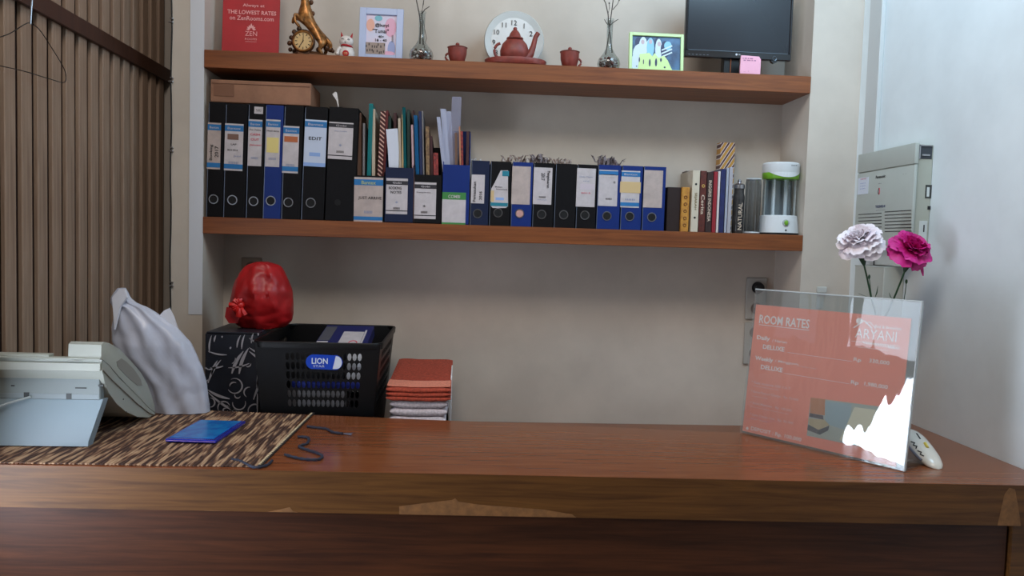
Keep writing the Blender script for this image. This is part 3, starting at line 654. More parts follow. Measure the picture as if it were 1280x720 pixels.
# lantern
Y = FY + .058; xc, r = px_r(948.5, 996, Y, 290); hh = at(972, 203, Y=Y - .03).z - LT
wp = mat('plastic_white', (218, 222, 224), .35); gp_ = mat('plastic_lime', (112, 170, 40), .35)
t = thing('lantern', 'white rechargeable lantern with lime green band and round knob on its base', 'lantern', (xc, Y, LT + .0003))
mb = MB(); mb.lathe([(r * 1.0, 0), (r * 1.0, .006)], n=36); mb.build('foot', blk, t, True)
zb_ = .062
mb = MB(); mb.lathe([(r, .006), (r * .97, .03), (r * .9, zb_ - .002), (r * .86, zb_)], n=36); mb.build('base', wp, t, True)
mb = MB(); mb.lathe([(.0112, 0), (.0112, .003), (.0105, .004)], (0, -r * .93, .037), 20, axis=(0, -1, .1)); kb = mb.build('knob_ring', mat('plastic_grey_light', (176, 182, 184), .4), t, True)
mb = MB(); mb.lathe([(.0085, .0), (.008, .006), (.005, .008)], (0, -r * .95, .037), 18, axis=(0, -1, .1), sx=.75); mb.build('knob', gp_, t, True)
mb = MB(); mb.lathe([(.0028, 0), (.0028, .002)], (0, -r * .985, .014), 12, axis=(0, -1, 0)); mb.build('charge_hole', ink, t)
ht = hh * .77
mb = MB(); mb.lathe([(r * .86, zb_ + .0005), (r * .86, ht)], n=36, cap=False); mb.build('lamp_tube', glass, t, True)
for s in (-1, 1):
    mb = MB(); mb.tube([(s * r * .32, 0, zb_), (s * r * .32, 0, ht)], .006, 12); mb.build('light_tube', mat('tube_white', (222, 228, 236), .3), t, True)
mb = MB(); mb.box((-r * .75, r * .3, zb_), (r * .75, r * .35, ht)); mb.build('reflector', mat('reflector', (176, 180, 186), .25, metal=.6), t)
for s in (-1, 1):
    mb = MB(); mb.box((s * r * .8 - .002, -.006, zb_), (s * r * .8 + .002, .006, ht), .001); mb.build('strut', wp, t)
mb = MB(); mb.lathe([(r * .87, ht), (r * .9, ht + .003), (r * .91, ht + .02), (r * .9, ht + .021)], n=36); mb.build('green_band', gp_, t, True)
mb = MB(); mb.lathe([(r * .9, ht + .0205), (r * .92, ht + .024), (r * .92, hh - .004), (r * .86, hh), (r * .0, hh + .001)], n=36); cap_ = mb.build('cap', wp, t, True)
mb = MB(); pts = []
for i in range(13):     # white wave dipping over the green band
    a = R(-150 + i * 10); pts.append((r * .925 * math.cos(a + R(0)), r * .925 * math.sin(a), ht + .0215))
low = [(p[0], p[1], p[2] - .017 * math.sin(math.pi * i / 12)) for i, p in enumerate(pts)]
for i in range(12): mb.poly([pts[i], pts[i + 1], low[i + 1], low[i]])
mb.build('cap_front', wp, t)
text('- - - -', t, (r * .3, -r * .92 - .0008, hh - .011), .017, .0035)

# ------------------------------------------------------------------ top shelf
# red flyer
Y = D + .07; z0 = UT + .0003
a = at(277, 40, Y=Y).x; b = at(348.5, 40, Y=Y).x; xc = (a + b) / 2; wd = (b - a) / 2
t = thing('red_sign', 'red advertising sign with white writing standing at the left end of the top shelf', 'sign', (xc, Y, z0), (R(-4), 0, 0))
mb = MB(); mb.box((-wd, 0, 0), (wd, .004, .275), .001); mb.build('board', mat('sign_red', (180, 36, 44), .5, noise_s=12, noise_a=.06), t)
mb = MB(); mb.prism([(-.01, .004, .0), (-.01, .004, .16), (-.01, .055, .004)], (.02, 0, 0)); mb.build('easel_back', blk, t)
def zt(px, py): return at(px, py, Y=Y).z - z0
pk = mat('sign_print', (236, 170, 170), .6)
text('Always at', t, ((at(316, 7, Y=Y).x - xc), -.0006, zt(316, 6)), .066, .012, pk, bold=.012)
text('THE LOWEST RATES', t, ((at(314, 7, Y=Y).x - xc), -.0006, zt(314, 14.5)), .148, .0125, pk, bold=.02)
text('on ZenRooms.com', t, ((at(314, 7, Y=Y).x - xc), -.0006, zt(314, 22)), .134, .0135, pk, bold=.012)
cx_ = at(313.5, 30, Y=Y).x - xc
text('ZEN', t, (cx_, -.0006, zt(313, 41.5)), .036, .014, pk, bold=.0)
text('ROOMS', t, (cx_, -.0006, zt(313, 48.5)), .036, .006, pk, bold=.0)
mb = MB(); mb.box((cx_ - .017, -.0006, zt(313, 52)), (cx_ + .017, -.0002, zt(313, 51.6))); mb.build('underline', pk, t)
mb = MB(); zc = zt(313, 36)
for k in range(7):
    an = R(-90 + 30 * k); L = .015 if k != 3 else .019; u = V((math.sin(an), 0, math.cos(an))); v = V((u.z, 0, -u.x))
    c0 = V((cx_, -.0006, zc))
    mb.poly([c0 + u * .003, c0 + u * (L * .55) + v * .0035, c0 + u * L, c0 + u * (L * .55) - v * .0035])
mb.build('lotus_logo', pk, t)

# golden horse clock
gold = mat('gold_resin', (150, 100, 50), .34, metal=.5, noise_s=70, noise_a=.5, bump=.5); gold_d = mat('gold_resin_dark', (84, 54, 32), .4, metal=.4, noise_s=60, noise_a=.5)
Y = D + .06
def hp(px, py, dy=0): p = at(px, py, Y=Y + dy); return p - V((hx, Y, z0))
hx = at(388, 50, Y=Y).x
hs = thing('horse_clock', 'golden rearing horse figurine with a round clock at its feet on the top shelf', 'clock', (hx, Y, z0))
rnd = random.Random(3)
mb = MB()
rs = []
for z, k in ((0, 1), (.008, 1.0), (.014, .86), (.02, .6)):
    rs.append([(.062 * k * math.cos(2 * math.pi * i / 28) * (1 + .08 * math.sin(i * 2.3)) + .0, .028 * k * math.sin(2 * math.pi * i / 28), z) for i in range(28)])
mb.rings(rs)
for (px, py, r) in ((363, 62, .007), (362, 54, .008), (364, 47, .007), (368, 40, .008), (374, 36, .008), (408, 60, .01), (413, 62, .009), (404, 56, .008), (398, 62, .008), (368, 64, .007), (410, 52, .008), (416, 64, .006)):
    p = hp(px, py, .006); mb.ball((p.x, p.y, max(p.z, .004)), r, 10, (1, .8, 1))
mb.build('rocky_base', gold_d, hs, True)
body = skin('horse', [hp(401, 47), hp(394, 38), hp(386, 27), hp(380, 20), hp(382, 8, -.004), hp(381, -3, -.006), hp(377, -13, -.01), hp(369, -8, -.012), hp(366, -4, -.013),
    hp(403, 55, -.012), hp(399, 62, -.014), hp(403, 68.5, -.012), hp(405, 53, .014), hp(409, 60, .016), hp(406, 68, .016),
    hp(373, 21, -.012), hp(368, 17, -.016), hp(369, 27, -.02), hp(375, 34, -.02), hp(374, 23, .012), hp(367, 22, .014), hp(366, 30, .016),
    hp(407, 47, .002), hp(413, 55, .004), hp(414, 63, .004)],
    [(0, 1), (1, 2), (2, 3), (3, 4), (4, 5), (5, 6), (6, 7), (7, 8), (0, 9), (9, 10), (10, 11), (0, 12), (12, 13), (13, 14), (3, 15), (15, 16), (16, 17), (17, 18), (3, 19), (19, 20), (20, 21), (0, 22), (22, 23), (23, 24)],
    [.016, .0165, .019, .019, .0145, .012, .0125, .009, .006, .0115, .006, .006, .0115, .006, .006, .009, .0055, .004, .0055, .009, .0055, .0045, .006, .008, .003], gold, hs)
mb = MB()
for (px, py, r) in ((386, 8, .006), (389, 3, .0065), (388, 13, .005), (391, 17, .006), (389, 22, .006), (385, -6, .006), (384, -14, .005)): mb.ball(hp(px, py, 0), r, 8, (1.1, .7, 1.3))
mb.build('mane', gold_d, hs, True)
cc = hp(379, 51.5, -.028); rr = .0285
mb = MB(); mb.lathe([(rr * 1.2, 0), (rr * 1.28, .01), (rr * 1.12, .016), (rr * .98, .0125)], (cc.x, cc.y + .012, cc.z), 32, axis=(0, -1, 0)); mb.box((cc.x - .02, cc.y, 0), (cc.x + .02, cc.y + .02, cc.z - .015), .003); case = mb.build('clock_case', gold_d, hs, True)
mb = MB(); mb.torus((cc.x, cc.y - .003, cc.z), rr * 1.02, .003, (0, 1, 0), 32, 8); mb.build('bezel', gold, hs, True)
mb = MB(); mb.lathe([(rr * .97, 0), (rr * .97, .002)], (cc.x, cc.y, cc.z), 28, axis=(0, -1, 0)); face = mb.build('clock_face', mat('clock_cream', (206, 172, 118), .5), hs)
mb = MB()
for k in range(12):
    a = R(30 * k); u = V((math.sin(a), 0, math.cos(a))); v = V((u.z, 0, -u.x)); c0 = cc + V((0, -.0026, 0))
    mb.poly([c0 + u * rr * .62 + v * .0011, c0 + u * rr * .86 + v * .0011, c0 + u * rr * .86 - v * .0011, c0 + u * rr * .62 - v * .0011])
for ang, L in ((R(3), .6), (R(213), .8)):
    u = V((math.sin(ang), 0, math.cos(ang))); v = V((u.z, 0, -u.x)); c0 = cc + V((0, -.0032, 0))
    mb.poly([c0 - u * .003 + v * .0012, c0 + u * rr * L + v * .0006, c0 + u * rr * L - v * .0006, c0 - u * .003 - v * .0012])
mb.build('hands_and_marks', ink, face)

# lucky cat
Y = D + .05; hx = at(433, 60, Y=Y).x
ct = thing('cat_figurine', 'small white ceramic beckoning cat with red ears and red bib on the top shelf', 'figurine', (hx, Y, z0), (0, R(3), 0))
cer = mat('ceramic_white', (220, 212, 206), .25); red = mat('ceramic_red', (176, 24, 30), .3)
sc = .95
mb = MB(); mb.lathe([(.020 * sc, 0), (.0265 * sc, .008), (.026 * sc, .022), (.019 * sc, .036), (.014 * sc, .042)], n=24, sy=.85); mb.build('body', cer, ct, True)
mb = MB(); mb.ball((-.003, -.003, .054), .0205, 20, (1.08, .9, .88)); mb.build('head', cer, ct, True)
for s in (-1, 1):
    mb = MB(); mb.lathe([(.0085, 0), (.005, .009), (.0005, .017)], (-.003 + s * .0135, -.002, .066), 10, axis=(s * .25, 0, 1), sy=.5); mb.build('ear', red, ct, True)
mb = MB(); mb.torus((-.001, -.001, .040), .0165, .0028, (0.1, 0, 1), 20, 6); mb.build('collar', red, ct, True)
mb = MB(); mb.lathe([(.010, 0), (.0095, .003), (.004, .005)], (.0005, -.0215, .014), 18, axis=(0, -1, .2)); mb.build('bib', red, ct, True)
text('= =', ct, (.0005, -.0272, .013), .010, .005, mat('gold_print', (0, 0, 0)))
mb = MB(); mb.tube([(-.019, -.012, .032), (-.024, -.016, .024), (-.025, -.019, .014)], [.005, .0055, .006], 10); mb.ball((-.025, -.02, .012), .0068, 10); mb.build('paw', cer, ct, True)
mb = MB()
for s in (-1, 1): mb.tube([(-.003 + s * .009 - .004, -.0205, .056), (-.003 + s * .009, -.0212, .0585), (-.003 + s * .009 + .004, -.0205, .056)], .0008, 5)
mb.tube([(-.006, -.0218, .049), (-.003, -.0222, .0475), (0, -.0218, .049)], .0007, 5)
mb.build('face_marks', ink, ct)

# pale blue picture frame
Y = D + .05
def frame_thing(nm, lab, x0p, x1p, top, fw, m, Y, mount):
    a = at(x0p, 40, Y=Y).x; b = at(x1p, 60, Y=Y).x; xc = (a + b) / 2; wd = (b - a) / 2; h = at((x0p + x1p) / 2, top, Y=Y).z - z0
    t = thing('picture_frame', lab, 'picture frame', (xc, Y, z0), (R(-5), 0, 0))
    mb = MB(); d = .014
    for lo, hi in (((-wd, 0, 0), (-wd + fw, d, h)), ((wd - fw, 0, 0), (wd, d, h)), ((-wd + fw, 0, 0), (wd - fw, d, fw)), ((-wd + fw, 0, h - fw), (wd - fw, d, h))): mb.box(lo, hi, .001)
    mb.build('frame', m, t)
    mb = MB(); mb.box((-wd + fw, .006, fw), (wd - fw, .010, h - fw)); ph = mb.build('picture', mount, t)
    mb = MB(); mb.prism([(-.012, .014, .002), (-.012, .014, h * .6), (-.012, .05, .006)], (.024, 0, 0)); mb.build('easel_back', blk, t)
    return t, ph, wd, h
fr, ph, wd, h = frame_thing('f', 'pale blue picture frame holding a pastel printed card, beside the cat figurine', 448.5, 503, 8, .0205, mat('frame_blue', (168, 182, 214), .4), Y, mat('card_pastel', (222, 200, 214), .6, noise_s=16, col2=(200, 206, 226)))
def blob(parent, x, z, rx, rz, m, y=.0057, nm='print_patch', n=14):
    mb = MB(); mb.poly([(x + rx * math.cos(2 * math.pi * i / n), y, z + rz * math.sin(2 * math.pi * i / n)) for i in range(n)]); return mb.build(nm, m, parent)
f0, f1 = .0205, wd * 2 - .0205
def fx(u): return -wd + .0205 + (2 * wd - .041) * u
def fz(v): return .0205 + (h - .041) * v
blob(ph, fx(.14), fz(.74), .013, .02, mat('print_peach', (226, 170, 150), .6)); blob(ph, fx(.4), fz(.92), .012, .009, mat('print_aqua', (120, 182, 196), .6), y=.0055)
blob(ph, fx(.8), fz(.7), .018, .03, mat('print_rose', (222, 168, 190), .6)); blob(ph, fx(.85), fz(.16), .012, .026, mat('print_lilac', (150, 160, 200), .6)); blob(ph, fx(.75), fz(.05), .02, .007, mat('print_rose', (0, 0, 0)), y=.0054)
text('@bunyi', ph, (fx(.52), .0052, fz(.74)), .042, .014, bold=.02); text('"Tunai"', ph, (fx(.48), .0052, fz(.6)), .05, .013, bold=.02)
text('40+', ph, (fx(.5), .0052, fz(.46)), .018, .008, bold=.03); text('18 - 40', ph, (fx(.5), .0052, fz(.37)), .036, .009, bold=.02)
text('III', ph, (fx(.88), .0052, fz(.42)), .005, .022)
mb = MB(); random.seed(5)
u0, u1, v0, v1 = .0, .64, .02, .31
c_dk = mat('photo_dark', (70, 58, 56), .5); c_md = mat('photo_mid', (150, 132, 122), .5)
mb.box((fx(u0), .0053, fz(v0)), (fx(u1), .0058, fz(v1))); mb.build('photo_strip', c_md, ph)
mb = MB()
for i in range(16):
    u = u0 + (u1 - u0) * ((i % 8) + random.random() * .7) / 8.2; v = v0 + (v1 - v0) * (i // 8 + random.random() * .5) / 2
    mb.box((fx(u), .0048, fz(v)), (fx(u + .04), .0052, fz(v + .06)))
mb.build('photo_detail', c_dk, ph)

# twig vases
stone_m = [mat('pebble_grey', (150, 140, 134), .5, noise_s=80, noise_a=.3), mat('pebble_brown', (110, 84, 74), .5), mat('pebble_white', (212, 204, 198), .5), mat('pebble_red', (122, 60, 52), .5)]
twig_m = mat('twig', (74, 66, 60), .8)
def vase(pxc, wpx, ptop, twigs, label, Y, sd, tilt=0):
    xc = at(pxc, 75, Y=Y).x; s = wpx * .00252 / 2
    t = thing('twig_vase', label, 'vase', (xc, Y, z0)); h = at(pxc, ptop, Y=Y).z - z0
    mb = MB(); mb.lathe([(s * .6, 0), (s * .92, .008), (s, .022), (s * .9, .036), (s * .55, .052), (s * .3, .068), (s * .24, .085), (s * .26, h - .006), (s * .36, h)], n=28, cap=False); mb.lathe([(s * .6, 0), (s * .3, .001)], n=28)
    mb.build('glass_body', glass, t, True)
    rnd = random.Random(sd); pos = []
    bms = [MB() for _ in stone_m]
    k = 0
    for _ in range(600):
        z = rnd.uniform(.006, .036); lim = s * .86 * min(1, (z + .010) / .022) if z < .022 else s * .84
        a = rnd.uniform(0, 6.28); q = lim * math.sqrt(rnd.random()); r = rnd.uniform(.0032, .0052); q = min(q, lim - r)
        p = V((q * math.cos(a), q * math.sin(a), z + r * .2))
        if all((p - o).length > (r + ro) * .75 for o, ro in pos):
            pos.append((p, r)); bms[k % 4].ball(p, r, 7, (1, rnd.uniform(.7, 1), rnd.uniform(.6, .9))); k += 1
    for b_, m_ in zip(bms, stone_m): b_.build('pebbles', m_, t, True, kind='stuff')
    for tw in twigs:
        mb = MB()
        for ln in tw:
            P = [at(u, v, Y=Y) - V((xc, Y, z0)) for u, v in ln[1]]
            for i, p in enumerate(P): p.y += ln[0] * (1 - i / len(P)); p.z = max(p.z, .02)
            n = len(P); mb.tube(P, [ln[2] * (1 - .5 * i / n) for i in range(n)], 6)
            if len(ln) > 3: mb.ball(P[-1], ln[3], 8, (1, 1, 1.3))
        mb.build('twig', twig_m, t, True)
    return t
vase(526.5, 30, 15, [[(.003, [(529, 56), (528, 30), (527, 17), (529, 5), (532, -14), (530, -40)], .0022, .003)], [(-.003, [(525, 55), (526, 30), (524, 17), (521, 3), (519, -14), (522, -38)], .0024, .003)], [(0, [(527, 18), (531, 12), (537, 8)], .0018)], [(0.004, [(530, 60), (533, 48), (529, 25)], .0014)]], 'glass twig vase with pebbles, just right of the pale blue picture frame', D + .05, 1)
vase(761, 29, 24, [[(.003, [(757, 68), (760, 52), (762, 34), (765, 12), (767, -4), (770, -30)], .0022, .003), (0, [(766, 12), (772, 5), (774, 0)], .0014, .0025)], [(-.003, [(765, 66), (763, 50), (761, 34), (760, 18), (757, 4), (754, -2)], .0024, .0035), (0, [(760, 17), (762, 10), (761.5, 4)], .0012, .0025)], [(0, [(762, 32), (768, 27), (773, 24)], .0017)], [(0, [(760, 31), (757, 27), (755.5, 24)], .0015)]], 'clear glass twig vase with pebbles, right one beside the green photo frame', D + .05, 2)

# terracotta cups, teapot, tray, dial
terra = mat('terracotta', (132, 56, 46), .5, noise_s=60, noise_a=.12)
def cup(pxc, pxw, ptop, plid, side, label, Y):
    xc = at(pxc, 75, Y=Y).x; s = pxw * .00252 / 2
    t = thing('teacup', label, 'cup', (xc, Y, z0)); h = at(pxc, ptop, Y=Y).z - z0
    mb = MB(); mb.lathe([(s * .62, 0), (s * .7, .003), (s * .93, h * .6), (s * .96, h), (s * .9, h), (s * .85, h * .6), (s * .6, .006), (0, .005)], n=28); mb.build('body', terra, t, True)
    mb = MB(); mb.lathe([(s * 1.0, h + .0005), (s * 1.02, h + .002), (s * .85, h + .004), (s * .2, h + .006), (s * .2, h + .009)], n=28); mb.ball((0, 0, h + .0125), .0065, 12, (1, 1, .8)); mb.build('lid', terra, t, True)
    mb = MB(); P = []
    for i in range(9):
        a = R(80 - 160 * i / 8); P.append((side * (s * .82 + .011 * math.cos(a)), 0, h * .42 + .011 * math.sin(a)))
    mb.tube(P, .0032, 8); mb.build('handle', terra, t, True)
cup(571.5, 24.5, 60.5, 55, -1, 'terracotta lidded teacup with handle on its left, left of the dial', D + .04)
cup(712, 24.5, 66, 60, 1, 'terracotta lidded teacup with handle on its right, right of the dial', D + .04)
Y = D + .085; Yd = Y + .035
cx = at(642.5, 50, Y=Yd)
plate_m = mat('plate_white', (206, 210, 208), .35)
dl = thing('wall_clock_dial', 'round white clock dial with black numerals standing upright behind the terracotta teapot', 'clock', (cx.x, Yd, z0))
rp = 37.5 * (Yd) / F
rp = (at(680, 50, Y=Yd).x - at(605, 50, Y=Yd).x) / 2; zc = rp + .0
top = at(642, 13.5, Y=Yd).z - z0; zc = top - rp
if zc < rp: zc = rp
mb = MB(); mb.lathe([(rp, 0), (rp, .006), (rp * .97, .011), (rp * .78, .006), (rp * .76, .0055)], (0, .006, zc), 48, axis=(0, -1, 0)); mb.build('rim', plate_m, dl, True)
mb = MB(); mb.lathe([(rp * .76, 0), (rp * .76, .001)], (0, .0005, zc), 48, axis=(0, -1, 0)); fc = mb.build('face', mat('dial_white', (222, 224, 222), .5), dl)
zn = at(642, 54, Y=Yd).z - z0; xn = at(642, 54, Y=Yd).x - cx.x; rn = 24.5 * Yd / F
for k in range(1, 13):
    a = R(30 * k); text(str(k), dl, (xn + rn * math.sin(a), -.0022, zn + rn * math.cos(a)), None, .0155, bold=.0)
tr = thing('clay_tray', 'flat round terracotta tray under the teapot', 'tray', (at(644.5, 75, Y=Y - .035).x, Y - .035, z0))
wt = (at(683, 75, Y=Y - .035).x - at(605.5, 75, Y=Y - .035).x) / 2
mb = MB(); mb.lathe([(wt * .9, 0), (wt * .97, .004), (wt, .017), (wt * .98, .02), (wt * .9, .0165), (0, .0165)], n=40, sy=.62); mb.build('tray_body', terra, tr, True)
Yt = Y - .035; tx = at(643, 70, Y=Yt).x
tp = thing('teapot', 'terracotta teapot with pointed lid on the round tray in front of the dial', 'teapot', (tx, Yt, z0 + .0168))
H = at(643, 48.5, Y=Yt).z - z0 - .0168; s = .0455
mb = MB(); mb.lathe([(s * .72, 0), (s * .98, H * .25), (s, H * .45), (s * .85, H * .75), (s * .55, H * .97), (s * .5, H)], n=32, sy=.75); mb.build('body', terra, tp, True)
mb = MB(); mb.torus((0, 0, H), s * .52, .003, (0, 0, 1), 28, 6)
ht_ = at(642, 34.5, Y=Yt).z - z0 - .0168 - H
mb.lathe([(s * .5, H), (s * .42, H + .006), (s * .34, H + .016), (s * .2, H + ht_ * .72), (s * .1, H + ht_ * .8)], n=24); mb.ball((0, 0, H + ht_ * .88), .0065, 10, (1, 1, 1)); mb.build('lid', terra, tp, True)
mb = MB(); mb.tube([(s * .8, 0, H * .2), (s * 1.1, 0, H * .35), (s * 1.28, 0, H * .7), (s * 1.42, 0, H * 1.12), (s * 1.6, 0, H * 1.3)], [.016, .012, .009, .0075, .0075], 14); mb.build('spout', terra, tp, True)
mb = MB(); P = []
for i in range(11):
    a = R(100 + 150 * i / 10); P.append((-s * .92 + .021 * math.cos(a), 0, H * .44 + .0235 * math.sin(a)))
mb.tube(P, .0045, 8); mb.build('handle', terra, tp, True)

# green photo frame
Y = D + .035
fr, ph, wd, h = frame_thing('g', 'light green photo frame with a group photo, between the right vase and the monitor', 788, 855.5, 40, .0095, mat('frame_green', (202, 232, 168), .4), Y, mat('photo_back', (70, 110, 150), .4, noise_s=25, col2=(40, 62, 96)))
def fx(u): return -wd + .0095 + (2 * wd - .019) * u
def fz(v): return .0095 + (h - .019) * v
pv = mat('photo_veil', (206, 222, 232), .5); skn = mat('photo_skin', (196, 176, 184), .5); lg = mat('photo_light_green', (206, 232, 160), .5); nv = mat('photo_navy', (44, 52, 86), .5); lb = mat('photo_light_blue', (140, 196, 222), .5)
blob(ph, fx(.13), fz(.8), .011, .018, nv, .0058); blob(ph, fx(.52), fz(.8), .009, .02, nv, .0058)
for u, v, rx, rz, c in ((.16, .45, .022, .033, pv), (.1, .2, .018, .03, pv), (.23, .66, .014, .034, pv), (.38, .66, .012, .032, lb), (.37, .80, .010, .012, pv), (.55, .62, .011, .034, pv), (.68, .62, .014, .028, nv), (.74, .74, .012, .014, lb)):
    blob(ph, fx(u), fz(v), rx, rz, c, .0056 - u * .0002)
for u, v in ((.22, .82), (.38, .84), (.56, .78)): blob(ph, fx(u), fz(v), .0055, .0075, skn, .0052)
for k in range(3):
    mb = MB(); mb.box((fx(.6), .005, fz(.45 + k * .1)), (fx(.84), .0053, fz(.49 + k * .1)), rot=Matrix.Rotation(R(-25), 3, 'Y')); mb.build('print_patch', pv, ph)
mb = MB(); mb.prism([(fx(a), .0048, fz(b)) for a, b in ((.13, 0), (.15, .3), (.16, .45), (.36, .5), (.42, .4), (.47, .5), (.55, .36), (.66, .44), (.74, .3), (.8, .12), (.84, 0))], (0, .0004, 0)); mb.build('photo_caption_shape', lg, ph)
for u, v, rx, rz in ((.155, .28, .002, .008), (.37, .2, .003, .012), (.5, .22, .0035, .013), (.6, .3, .003, .006), (.68, .08, .003, .003), (.1, .08, .002, .002), (.24, .22, .0015, .008)): blob(ph, fx(u), fz(v), rx, rz, nv, .0044)

# monitor
Y = D + .045
xa = at(856, 60, Y=Y).x; xb = at(989.5, 60, Y=Y).x; xc = (xa + xb) / 2; wd = (xb - xa) / 2; zb = at(920, 73.2, Y=Y).z - z0
gl = mat('monitor_gloss', (20, 22, 27), .12, coat=.3); scr_m = mat('monitor_screen', (26, 30, 38), .22)
mo = thing('monitor', 'black flat monitor with LG logo on the right end of the top shelf', 'monitor', (xc, Y, z0))
Hm = .255
mb = MB(); fr_ = .008; zs = zb + .022
mb.box((-wd, 0, zb), (wd, .018, zs), .002); mb.box((-wd, 0, zs - .001), (-wd + fr_, .018, zb + Hm), .002); mb.box((wd - fr_, 0, zs - .001), (wd, .018, zb + Hm), .002); mb.box((-wd, 0, zb + Hm - .009), (wd, .018, zb + Hm), .002); mb.box((-wd + .03, .018, zb + .03), (wd - .03, .045, zb + Hm - .03), .01)
mb.lathe([(.0115, 0), (.0115, .012)], (wd - .054, .014, zb + .003), 20, axis=(0, -1, 0)); mb.build('bezel', gl, mo)
mb = MB(); mb.box((-wd + fr_, .003, zs - .0005), (wd - fr_, .012, zb + Hm - .009)); mb.build('screen', scr_m, mo)
mb = MB(); mb.box((-wd + .012, -.0006, zs - .001), (wd - .012, .001, zs + .0003)); mb.build('chrome_line', mat('chrome_dull', (120, 130, 140), .3, metal=.8), mo)
text('LG', mo, (-.001 + .0045, -.0012, zb + .0125), .0065, .0042, mat('logo_grey', (196, 200, 206), .4), bold=.02)
mb = MB(); mb.lathe([(.0034, 0), (.0034, .0006)], (-.0055, -.0005, zb + .0125), 16, axis=(0, -1, 0)); mb.build('logo_disc', mat('logo_grey', (0, 0, 0)), mo)
mb = MB()
for k in range(6): mb.box((-wd + .012 + k * .012, -.0006, zb + .0065), (-wd + .018 + k * .012, .0004, zb + .008))
mb.build('button_marks', mat('mark_dim', (96, 100, 108), .5), mo)
mb = MB(); mb.torus((wd - .054, -.0002, zb + .006), .0065, .0007, (0, 1, 0), 18, 5); mb.build('power_ring', mat('chrome_dull', (0, 0, 0)), mo)
xn = (at(905, 80, Y=Y).x + at(927, 80, Y=Y).x) / 2 - xc
mb = MB(); mb.box((xn - .026, .012, .004), (xn + .026, .04, zb + .06), .002); mb.build('neck', blk, mo)
mb = MB(); mb.lathe([(.085, 0), (.085, .005), (.075, .008)], (xn, .03, 0), 32, sy=.6); mb.build('stand_base', blk, mo, True)
mb = MB(); mb.tube([(xn - .004, .0095, .007), (xn - .004, .0095, .02), (xn - .0035, .0095, zb)], .0012, 6); mb.build('cable', mat('cable_copper', (150, 80, 40), .5), mo, True)
# pink notepad
Y2 = D + .008
xa = at(925.5, 80, Y=Y2).x; xb = at(951, 80, Y=Y2).x; h = at(938, 69.5, Y=Y2).z - z0
np_ = thing('pink_note', 'pink paper note standing on the shelf in front of the monitor', 'note', ((xa + xb) / 2, Y2, z0)); wd = (xb - xa) / 2
mb = MB(); mb.prism([(-wd, 0, 0), (wd * .98, 0, 0), (wd, 0, h * .82), (wd * .8, 0, h * .97), (-wd * .95, 0, h), (-wd * 1.0, 0, h * .5)], (0, .006, 0)); pn = mb.build('note_pad', mat('paper_pink', (240, 176, 198), .6), np_)
text('- -- - ---', pn, (-wd * .3, -.0006, h * .84), wd * 1.0, .003, mat('ink_purple', (150, 90, 130), .6)); text('-- --- - --', pn, (-wd * .1, -.0006, h * .74), wd * 1.2, .003, MATS['ink_purple']); text('.. :', pn, (-wd * .4, -.0006, h * .16), wd * .5, .003, MATS['ink_purple'])

# ------------------------------------------------------------------ behind the desk: bags, basket, towels
# patterned gift box
YF = 2.27; xl = at(256, 465, Y=YF).x; xr_ = -.562; zt_ = at(300, 415.5, Y=YF).z
gift = mat('gift_black_blue', (40, 44, 54), .35, noise_s=6, noise_a=.2)
t = thing('gift_box', 'dark box printed with pale swirls and brush strokes, left of the black basket', 'box', ((xl + xr_) / 2, YF, BC + .0003))
wd = (xr_ - xl) / 2; h = zt_ - BC; o = V(t.location)
mb = MB(); mb.box((-wd, 0, 0), (wd, .33, h - .004), .003); mb.build('box_body', gift, t)
mb = MB(); mb.box((-wd + .004, -.002, h - .0045), (wd - .002, .332, h), .0015); mb.build('lid', gift, t)
sw = mat('gift_silver_print', (176, 174, 182), .4)
def gp2(cx_, cy_):   # crop px -> local
    p = at(245 + cx_ / 5.54, 400 + cy_ / 5.54, Y=YF); return V((p.x - o.x, -.0026, p.z - o.z))
mb = MB()
def stroke(pts, w_):
    P = [gp2(*p) for p in pts]
    P = [V((min(wd - .001, max(-wd + .001, p.x)), p.y, min(h - .001, p.z))) for p in P]
    n = len(P)
    for i in range(n - 1):
        d = P[i + 1] - P[i]
        if d.length < 1e-6: continue
        v = V((d.z, 0, -d.x)).normalized(); wa = w_ * math.sin(math.pi * (i + .35) / n) + .0003; wb = w_ * math.sin(math.pi * (i + 1.35) / (n + .4)) * 1 + .0002
        mb.poly([P[i] + v * wa, P[i + 1] + v * wb, P[i + 1] - v * wb, P[i] - v * wa])
def arc(cx_, cy_, r, a0, a1, w_=.0014):
    stroke([(cx_ + r * math.cos(R(a0 + (a1 - a0) * i / 12)), cy_ + r * math.sin(R(a0 + (a1 - a0) * i / 12))) for i in range(13)], w_)
def line(x0, y0, x1, y1, w_=.0018, bend=0):
    dx, dy = x1 - x0, y1 - y0
    stroke([(x0 + dx * i / 8 - dy * bend * math.sin(math.pi * i / 8), y0 + dy * i / 8 + dx * bend * math.sin(math.pi * i / 8)) for i in range(9)], w_)
for a in ((110, 105, 95, 225), (85, 215, 215, 240), (140, 105, 128, 150), (310, 105, 285, 190), (340, 100, 318, 200), (400, 90, 385, 160), (370, 125, 440, 158), (330, 215, 250, 370, .0035), (365, 195, 300, 372, .0035), (225, 330, 370, 300), (370, 215, 480, 280, .0024), (370, 190, 480, 240), (150, 280, 110, 380, .0024), (175, 275, 85, 435, .0024), (100, 330, 190, 318), (80, 480, 235, 545, .003), (85, 498, 300, 640, .0024), (215, 590, 330, 655), (485, 365, 430, 470, .002), (480, 400, 400, 550, .0024), (245, 185, 238, 200), (185, 108, 182, 122)): line(a[0], a[1], a[2], a[3], (a[4] if len(a) > 4 else .0018) * 1.25, .06)
